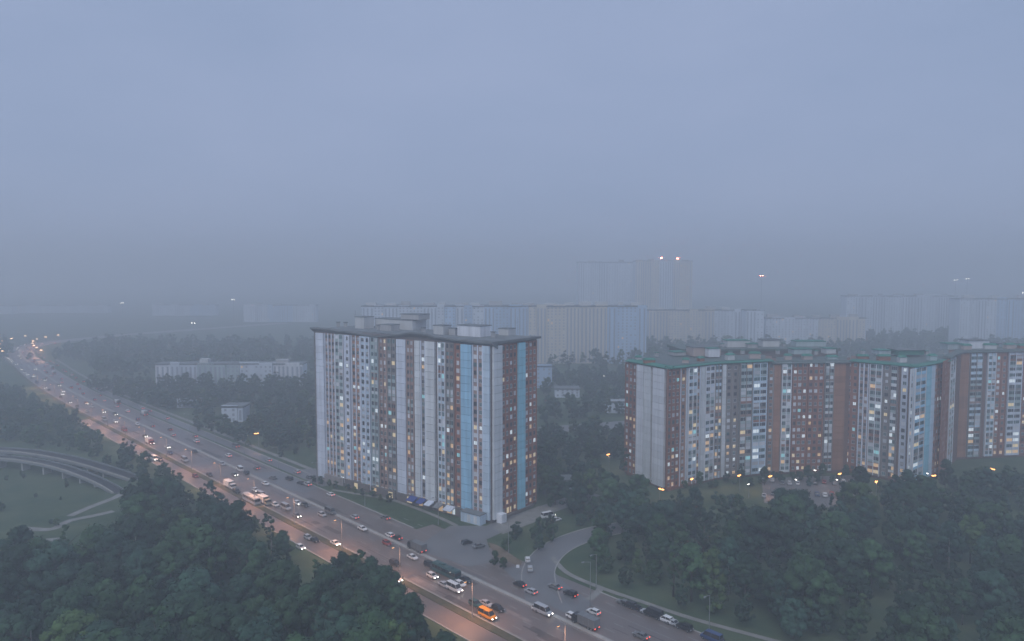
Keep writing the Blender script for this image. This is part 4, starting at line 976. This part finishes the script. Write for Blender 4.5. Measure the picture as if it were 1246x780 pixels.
# vehicles one can place one by one: (px, py, kind, colour, facing, lights, label)  in = towards us, out = away, par = parked
CARS = [
 (553, 719, 'minibus', 'white', 'in', 1, 'white minibus beside a white car on the near carriageway'),
 (560, 713, 'hatchback', 'white', 'in', 0, 'white hatchback just behind the white minibus'),
 (526, 703, 'hatchback', 'white', 'in', 1, 'bright white hatchback at the tail of the dark bus'),
 (541, 714, 'sedan', 'silver', 'in', 0, 'silver sedan between two white cars on the near carriageway'),
 (523, 690, 'suv', 'black', 'out', 0, 'black tall car close behind the dark bus'),
 (543, 700, 'bus', 'teal', 'out', 0, 'long dark bus standing by the median'),
 (567, 708, 'sedan', 'black', 'out', 0, 'black sedan in front of the dark bus'),
 (593, 752, 'minibus', 'orange', 'in', 1, 'orange minibus under the street lamp glow'),
 (579, 738, 'suv', 'teal', 'in', 0, 'dark teal tall car ahead of the orange minibus'),
 (592, 737, 'sedan', 'silver', 'in', 0, 'silver sedan beside the dark teal tall car'),
 (606, 743, 'hatchback', 'black', 'in', 0, 'black hatchback by the orange minibus'),
 (502, 680, 'sedan', 'white', 'in', 0, 'white sedan alone on the rust lit asphalt'),
 (483, 707, 'hatchback', 'white', 'in', 1, 'white hatchback at the edge of the left wood'),
 (475, 709, 'sedan', 'silver', 'in', 0, 'silver sedan half hidden by the left wood'),
 (481, 688, 'suv', 'black', 'in', 0, 'black tall car near the left wood tip'),
 (471, 663, 'hatchback', 'red', 'out', 0, 'dark red hatchback on the middle lanes'),
 (483, 656, 'sedan', 'black', 'out', 0, 'black sedan by the lawn below the striped block'),
 (474, 653, 'hatchback', 'white', 'out', 0, 'white hatchback by the lawn below the striped block'),
 (507, 670, 'truck', 'black', 'out', 0, 'dark truck approaching the junction'),
 (441, 645, 'sedan', 'white', 'out', 0, 'white sedan below the end of the lawn'),
 (408, 663, 'sedan', 'white', 'in', 1, 'white sedan with bright lights in the lamp glow'),
 (375, 656, 'hatchback', 'silver', 'in', 0, 'silver hatchback on the orange lit service road'),
 (383, 659, 'sedan', 'black', 'in', 0, 'black sedan behind the silver hatchback'),
 (366, 668, 'hatchback', 'white', 'in', 1, 'white hatchback on the orange lit service road'),
 (362, 614, 'hatchback', 'white', 'in', 1, 'hatchback with one bright headlight beside a dark sedan'),
 (371, 616, 'sedan', 'black', 'in', 0, 'dark sedan beside the bright headlight'),
 (361, 629, 'sedan', 'grey', 'in', 1, 'grey sedan on the inner lane with lights on'),
 (402, 625, 'minibus', 'grey', 'out', 0, 'dark grey minibus near the lawn corner'),
 (392, 628, 'hatchback', 'silver', 'out', 0, 'silver hatchback behind the dark grey minibus'),
 (280, 594, 'truck', 'white', 'in', 0, 'white truck followed by a dark car'),
 (288, 600, 'suv', 'black', 'in', 0, 'dark tall car right behind the white truck'),
 (306, 611, 'bus', 'silver', 'in', 0, 'grey bus leading the row of vehicles'),
 (322, 613, 'truck', 'beige', 'in', 0, 'beige truck beside the grey bus'),
 (318, 605, 'minibus', 'silver', 'in', 0, 'silver minibus behind the beige truck'),
 (335, 616, 'hatchback', 'white', 'in', 0, 'white hatchback ahead of the beige truck'),
 (348, 620, 'minibus', 'silver', 'in', 0, 'silver minibus alone ahead of the white hatchback'),
 (311, 598, 'hatchback', 'white', 'in', 1, 'white hatchback with lights above the row of vehicles'),
 (323, 590, 'sedan', 'white', 'out', 0, 'white sedan by the parking area of the striped block'),
 (255, 579, 'sedan', 'black', 'in', 0, 'black sedan far from any other car'),
 (206, 577, 'hatchback', 'white', 'in', 0, 'white hatchback by the dark narrow tree'),
 (195, 561, 'suv', 'black', 'in', 0, 'black tall car beside a bright white one'),
 (188, 560, 'minibus', 'white', 'in', 1, 'bright white minibus beside a black car'),
 (238, 581, 'hatchback', 'red', 'in', 0, 'red hatchback near the service road'),
 (632, 713, 'sedan', 'black', 'out', 0, 'black sedan at the mouth of the side road'),
 (661, 747, 'minibus', 'silver', 'out', 1, 'silver minibus trailing a bright headlight'),
 (655, 744, 'hatchback', 'white', 'in', 1, 'white hatchback next to the silver minibus'),
 (697, 753, 'hatchback', 'white', 'in', 1, 'white hatchback behind the long dark truck'),
 (712, 762, 'truck', 'black', 'out', 0, 'long dark truck on the right carriageway'),
 (722, 747, 'hatchback', 'white', 'out', 0, 'white and dark hatchback near the lamp mast'),
 (694, 725, 'suv', 'black', 'out', 0, 'black tall car on the edge of the junction'),
 (675, 716, 'sedan', 'grey', 'out', 0, 'grey sedan rounding the junction'),
 (646, 722, 'hatchback', 'silver', 'out', 0, 'silver hatchback by the mouth of the side road'),
 (780, 776, 'sedan', 'grey', 'out', 0, 'grey sedan low on the right carriageway'),
 (642, 683, 'hatchback', 'white', 's2', 0, 'white hatchback on the curved side road'),
 (645, 694, 'hatchback', 'silver', 's2', 0, 'silver hatchback behind the white one on the curved side road'),
 (583, 666, 'sedan', 'grey', 's1', 0, 'grey sedan on the pale junction'),
 (568, 662, 'hatchback', 'black', 's1', 0, 'black hatchback turning at the pale junction'),
 (667, 630, 'minibus', 'white', 's1', 1, 'white minibus by the brick garage'),
 (677, 634, 'hatchback', 'white', 's1', 0, 'white hatchback by the brick garage'),
]
vc = ['white', 'silver', 'grey', 'black', 'blue', 'silver', 'white', 'red']
for px, py, kd, col, face, lit, lab in CARS:
    p = G(px, py); p.z = 0.06; t = nearest_t(p); a = axis(t)[1]
    if face == 'out' and (p - axis(t)[0]).dot(Vector((math.sin(axis(t)[1]), -math.cos(axis(t)[1]), 0))) < -0.5: face = 'in'
    if face == 'in': a += math.pi
    if face == 's2': a = 1.6
    if face == 's1': a = 0.55
    vehicle(kd, col, p, a, lab, 'vehicles on the avenue' if face in ('in', 'out') else 'vehicles on the side roads', lit and face != 'out', face == 'out', True)
# the queue parked along the right service road
LAST = None
for i, (px, py, kd, col) in enumerate(((752, 739, 'sedan', 'grey'), (762, 741, 'suv', 'black'), (773, 744, 'sedan', 'black'), (785, 748, 'hatchback', 'silver'), (797, 751, 'minibus', 'black'), (808, 754, 'suv', 'white'), (820, 758, 'sedan', 'silver'), (838, 764, 'suv', 'black'), (872, 772, 'minibus', 'blue'), (889, 776, 'sedan', 'black'), (897, 783, 'hatchback', 'white'))):
    p = G(px, py); t = nearest_t(p); p, a = axis(t, 19.3, 0.05)
    vehicle(kd, col, p, a, f'{col} {NAMES[kd]}, {ordinal(i)} from the lamp mast in the parked line along the right kerb', 'cars parked along the right kerb')
# denser misty traffic farther up
n_of = {}
cand = []
for off, face in ((-13.2, 'in'), (-9.6, 'in'), (-6.0, 'in'), (-2.6, 'in'), (2.8, 'out'), (6.6, 'out'), (10.8, 'out'), (17.4, 'out')):
    t = 212 + rnd.uniform(0, 30)
    if off > 15: t += 85
    while t < 1120:
        cand.append((off, face, t)); t += rnd.uniform(14, 46) if t < 640 else rnd.uniform(10, 30)
LANE = {-13.2: 'outer inbound lane', -9.6: 'second inbound lane', -6.0: 'third inbound lane', -2.6: 'inbound lane by the median', 2.8: 'outbound lane by the median', 6.6: 'second outbound lane', 10.8: 'outer outbound lane', 17.4: 'side lane along the far verge'}
done = [G(c[0], c[1]) for c in CARS]
for off, face, t in cand:
    p, a = axis(t, off + rnd.uniform(-.3, .3), 0.04)
    if any((p - e).length < 11 for e in done): continue
    done.append(p); kd = choose(rnd, {'sedan': 5, 'hatchback': 4, 'suv': 3, 'minibus': 1.2, 'truck': .5, 'bus': .25}); col = rnd.choice(vc)
    i = n_of.get(off, 0); n_of[off] = i + 1
    vehicle(kd, col, p, a + (math.pi if face == 'in' else 0), f'{col} {NAMES[kd]}, {ordinal(i)} from the junction in the {LANE[off]}', 'traffic strung out along the avenue',
            face == 'in' and rnd.random() < (0.6 if t > 560 else 0.35), face == 'out', t < 470)
for i, (px, py, kd, col, ang) in enumerate(((292, 573, 'minibus', 'white', 2.2), (300, 577, 'suv', 'black', 2.2), (332, 583, 'sedan', 'grey', 2.5), (352, 584, 'suv', 'black', 2.4), (366, 589, 'sedan', 'black', 2.5), (376, 582, 'hatchback', 'grey', 2.3))):
    p = G(px, py); p.z = 0.07
    vehicle(kd, col, p, ang, f'{col} {NAMES[kd]}, {ordinal(i)} from left in the parking area by the striped block', 'cars parked beside the striped block', px < 296)
for i in range(22):
    px, py = 930 + (i % 11) * 10.5 + rnd.uniform(-2, 2), 588 + (i // 11) * 15 + rnd.uniform(-2, 2); p = G(px, py); p.z = 0.07; kd, col = rnd.choice(('sedan', 'hatchback', 'suv')), rnd.choice(vc)
    vehicle(kd, col, p, 1.2 + rnd.uniform(-.1, .1), f'{col} {NAMES[kd]}, {ordinal(i % 11)} from left in the {("back", "front")[i // 11]} row of the car park', 'cars in the car park by the brick block', i in (3, 14))

# ------------------------------------------------------------------ lamps and masts
def street_lamp(p, a, label, group, h=10.5, arm=2.2, lit=None, power=0.0, big=1.0):
    o = empty('street_lamp', p, a)
    if 'pole' not in LIGHTM or h != 10.5:
        b = MB(); b.tube((0, 0, 0), (0, 0, 1.2), .16, .16, M['metal']); b.tube((0, 0, 1.2), (0, 0, h), .11, .07, M['metal']); me = b.mesh('pole')
        if h == 10.5: LIGHTM['pole'] = me
    else: me = LIGHTM['pole']
    link('pole', me, o)
    b = MB(); b.tube((0, 0, h - .05), (arm, 0, h + .35), .06, .05, M['metal'], 6); b.build('arm', o)
    b = MB(); b.hexa([(-.45, -.16), (.45, -.13), (.45, .13), (-.45, .16)], 0, .16, M['metal']); hd = b.build('lamp_head', o, (arm + .3, 0, h + .3))
    b = MB(); b.hexa([(-.34 * big, -.13 * big), (.36 * big, -.11 * big), (.36 * big, .11 * big), (-.34 * big, .13 * big)], -.10 * big, -.003, lit or M['lamp_off']); b.build('bulb', hd)
    if power:
        l = bpy.data.lights.new('lamp_light', 'SPOT'); l.energy = power; l.color = (1, .46, .24); l.spot_size = R(164); l.spot_blend = 0.8; l.shadow_soft_size = .3
        x = bpy.data.objects.new('lamp_light', l); COL.objects.link(x); x.location = (arm + .3, 0, h + .1); x.parent = o
    return tag(o, label, 'street lamp', group)
i = 0
for t in range(112, 700, 34):
    p, a = axis(t, -17.0, 0.15)
    street_lamp(p, a - R(90) + math.pi, f'street lamp with orange light on the near verge, {ordinal(i)} going up the avenue', 'lamps on the near verge', lit=M['lamp_orange'], power=8500 if t < 300 else 9000); i += 1
i = 0
for t in range(96, 760, 38):
    p, a = axis(t, 13.9 if t > 214 else 21.6, 0.15)
    street_lamp(p, a + R(90), f'unlit street lamp on the far verge, {ordinal(i)} going up the avenue', 'lamps on the far verge'); i += 1
for i in range(15):
    p, a = axis(905 + i * 16, -17.5 if i % 2 else 15, 0.15)
    street_lamp(p, a + R(90), f'bright lamp, {ordinal(i)} along the lit bend at the far end of the avenue', 'lamps on the far bend', lit=M['lamp_far'], big=3.0, power=60000 if i % 2 == 0 else 0)
street_lamp(G(718, 738), 3.6, 'tall lamp mast standing by the end of the footpath branch', None, h=13)
for px, py, lit, lab in ((315, 545, 'lamp_orange', 'orange yard lamp glowing by the pale shed'), (741, 572, 'lamp_orange', 'orange lamp glowing in the grove between blocks'), (900, 598, 'lamp_orange', 'orange lamp at the foot of the brick block'), (911, 606, 'lamp_white', 'white lamp beside the trees at the brick block'), (967, 600, 'lamp_white', 'white lamp at the car park edge'), (989, 588, 'lamp_white', 'white lamp at the far end of the car park'), (968, 622, 'lamp_orange', 'orange lamp in front of the car park'), (1137, 600, 'lamp_orange', 'bright orange lamp at the cyan pier'), (1127, 592, 'lamp_white', 'white lamp beside the bright orange one'), (734, 466, 'lamp_white', 'lone white lamp in the far grove'), (1042, 614, 'lamp_white', 'white lamp at the right end of the car park'), (846, 613, 'lamp_white', 'white lamp by the blank white pier'), (802, 616, 'lamp_orange', 'orange lamp under the blank white pier'), (842, 604, 'lamp_orange', 'orange lamp at the first balcony strip of the brick block'), (938, 598, 'lamp_orange', 'orange lamp by the left end of the car park'), (1022, 596, 'lamp_orange', 'orange lamp under the blank orange brick pier'), (1066, 606, 'lamp_orange', 'orange lamp under the pointed section'), (1205, 588, 'lamp_orange', 'orange lamp at the foot of the farther section'), (1017, 600, 'lamp_white', 'white lamp between car park rows')):
    p = G(px, py)
    street_lamp(p, rnd.uniform(3.6, 5.4), lab, 'yard lamps', h=rnd.uniform(6.2, 8.6) if lit == 'lamp_orange' else 6, arm=.8, lit=M[lit], big=3.2 if lit == 'lamp_orange' else 1.6, power=9000 if lit == 'lamp_orange' else 0)
for px, d, h, lab in ((150, 1150, 44, 'twin floodlights on a mast in far haze'), (236, 900, 30, 'single bright floodlight on a mast left of the striped block'), (285, 1000, 55, 'faint floodlight mast above the ribbed slab'), (925, 1000, 88, 'pink lit mast above the low grey slab'), (1160, 1020, 82, 'white lit mast above the wide faint slab'), (1174, 1000, 84, 'taller white lit mast beside the other'), (1243, 880, 68, 'lit mast at the roof of the ribbed slab')):
    o = empty('light_mast', ((px - CX) / F * d, d - 4, 0)); b = MB(); b.tube((0, 0, 0), (0, 0, h), .2, .12, M['metal']); b.build('pole', o)
    b = MB(); b.box(-2.2, -.2, h, 2.2, .2, h + .4, M['metal']); b.build('crossbar', o)
    for x in (-1.7, 1.7):
        b = MB(); b.box(x - .5, -.5, h + .403, x + .5, -.2, h + 1.2, M['lamp_red'] if px == 925 else M['lamp_white']); b.build('floodlight', o)
    tag(o, lab, 'light mast', 'lights in the far haze')
for k, (px, dz) in enumerate(((824, 1.4), (804, 2.2))):
    b = MB(); b.tube((0, 0, 112), (0, 0, 113.6 + dz), .15, .12, M['metal']); c = b.build('lamp_post', TW, Vector(((px - CX) / F * 1205, 1205, 0)) - TW.location)
    b = MB(); b.box(-1.3, -1.3, 113.603 + dz, 1.3, 1.3, 115.6 + dz, M['lamp_red']); b.build('roof_light', c)

# a sign post at the side road
o = empty('road_sign', G(630, 700)); b = MB(); b.tube((0, 0, 0), (0, 0, 3.4), .05, .05, M['metal']); b.build('post', o)
b = MB(); b.box(-.5, -.03, 2.4, .5, .03, 3.4, M['white_wall']); b.build('board', o, (0, -.07, 0)); tag(o, 'pale road sign on a post at the mouth of the curved side road', 'sign')

# ------------------------------------------------------------------ haze
hm = bpy.data.materials.new('haze'); hm.use_nodes = True; t = hm.node_tree; t.nodes.clear()
ou = t.nodes.new('ShaderNodeOutputMaterial'); pv = t.nodes.new('ShaderNodeVolumePrincipled')
pv.inputs['Color'].default_value = (0.935, 0.956, 1.0, 1); pv.inputs['Density'].default_value = HAZE_DENSITY; pv.inputs['Anisotropy'].default_value = 0.35
t.links.new(pv.outputs[0], ou.inputs['Volume'])
b = MB(); b.box(-7100, -60, -7, 7100, 7100, 165, hm); tag(b.build('haze'), kind='stuff')
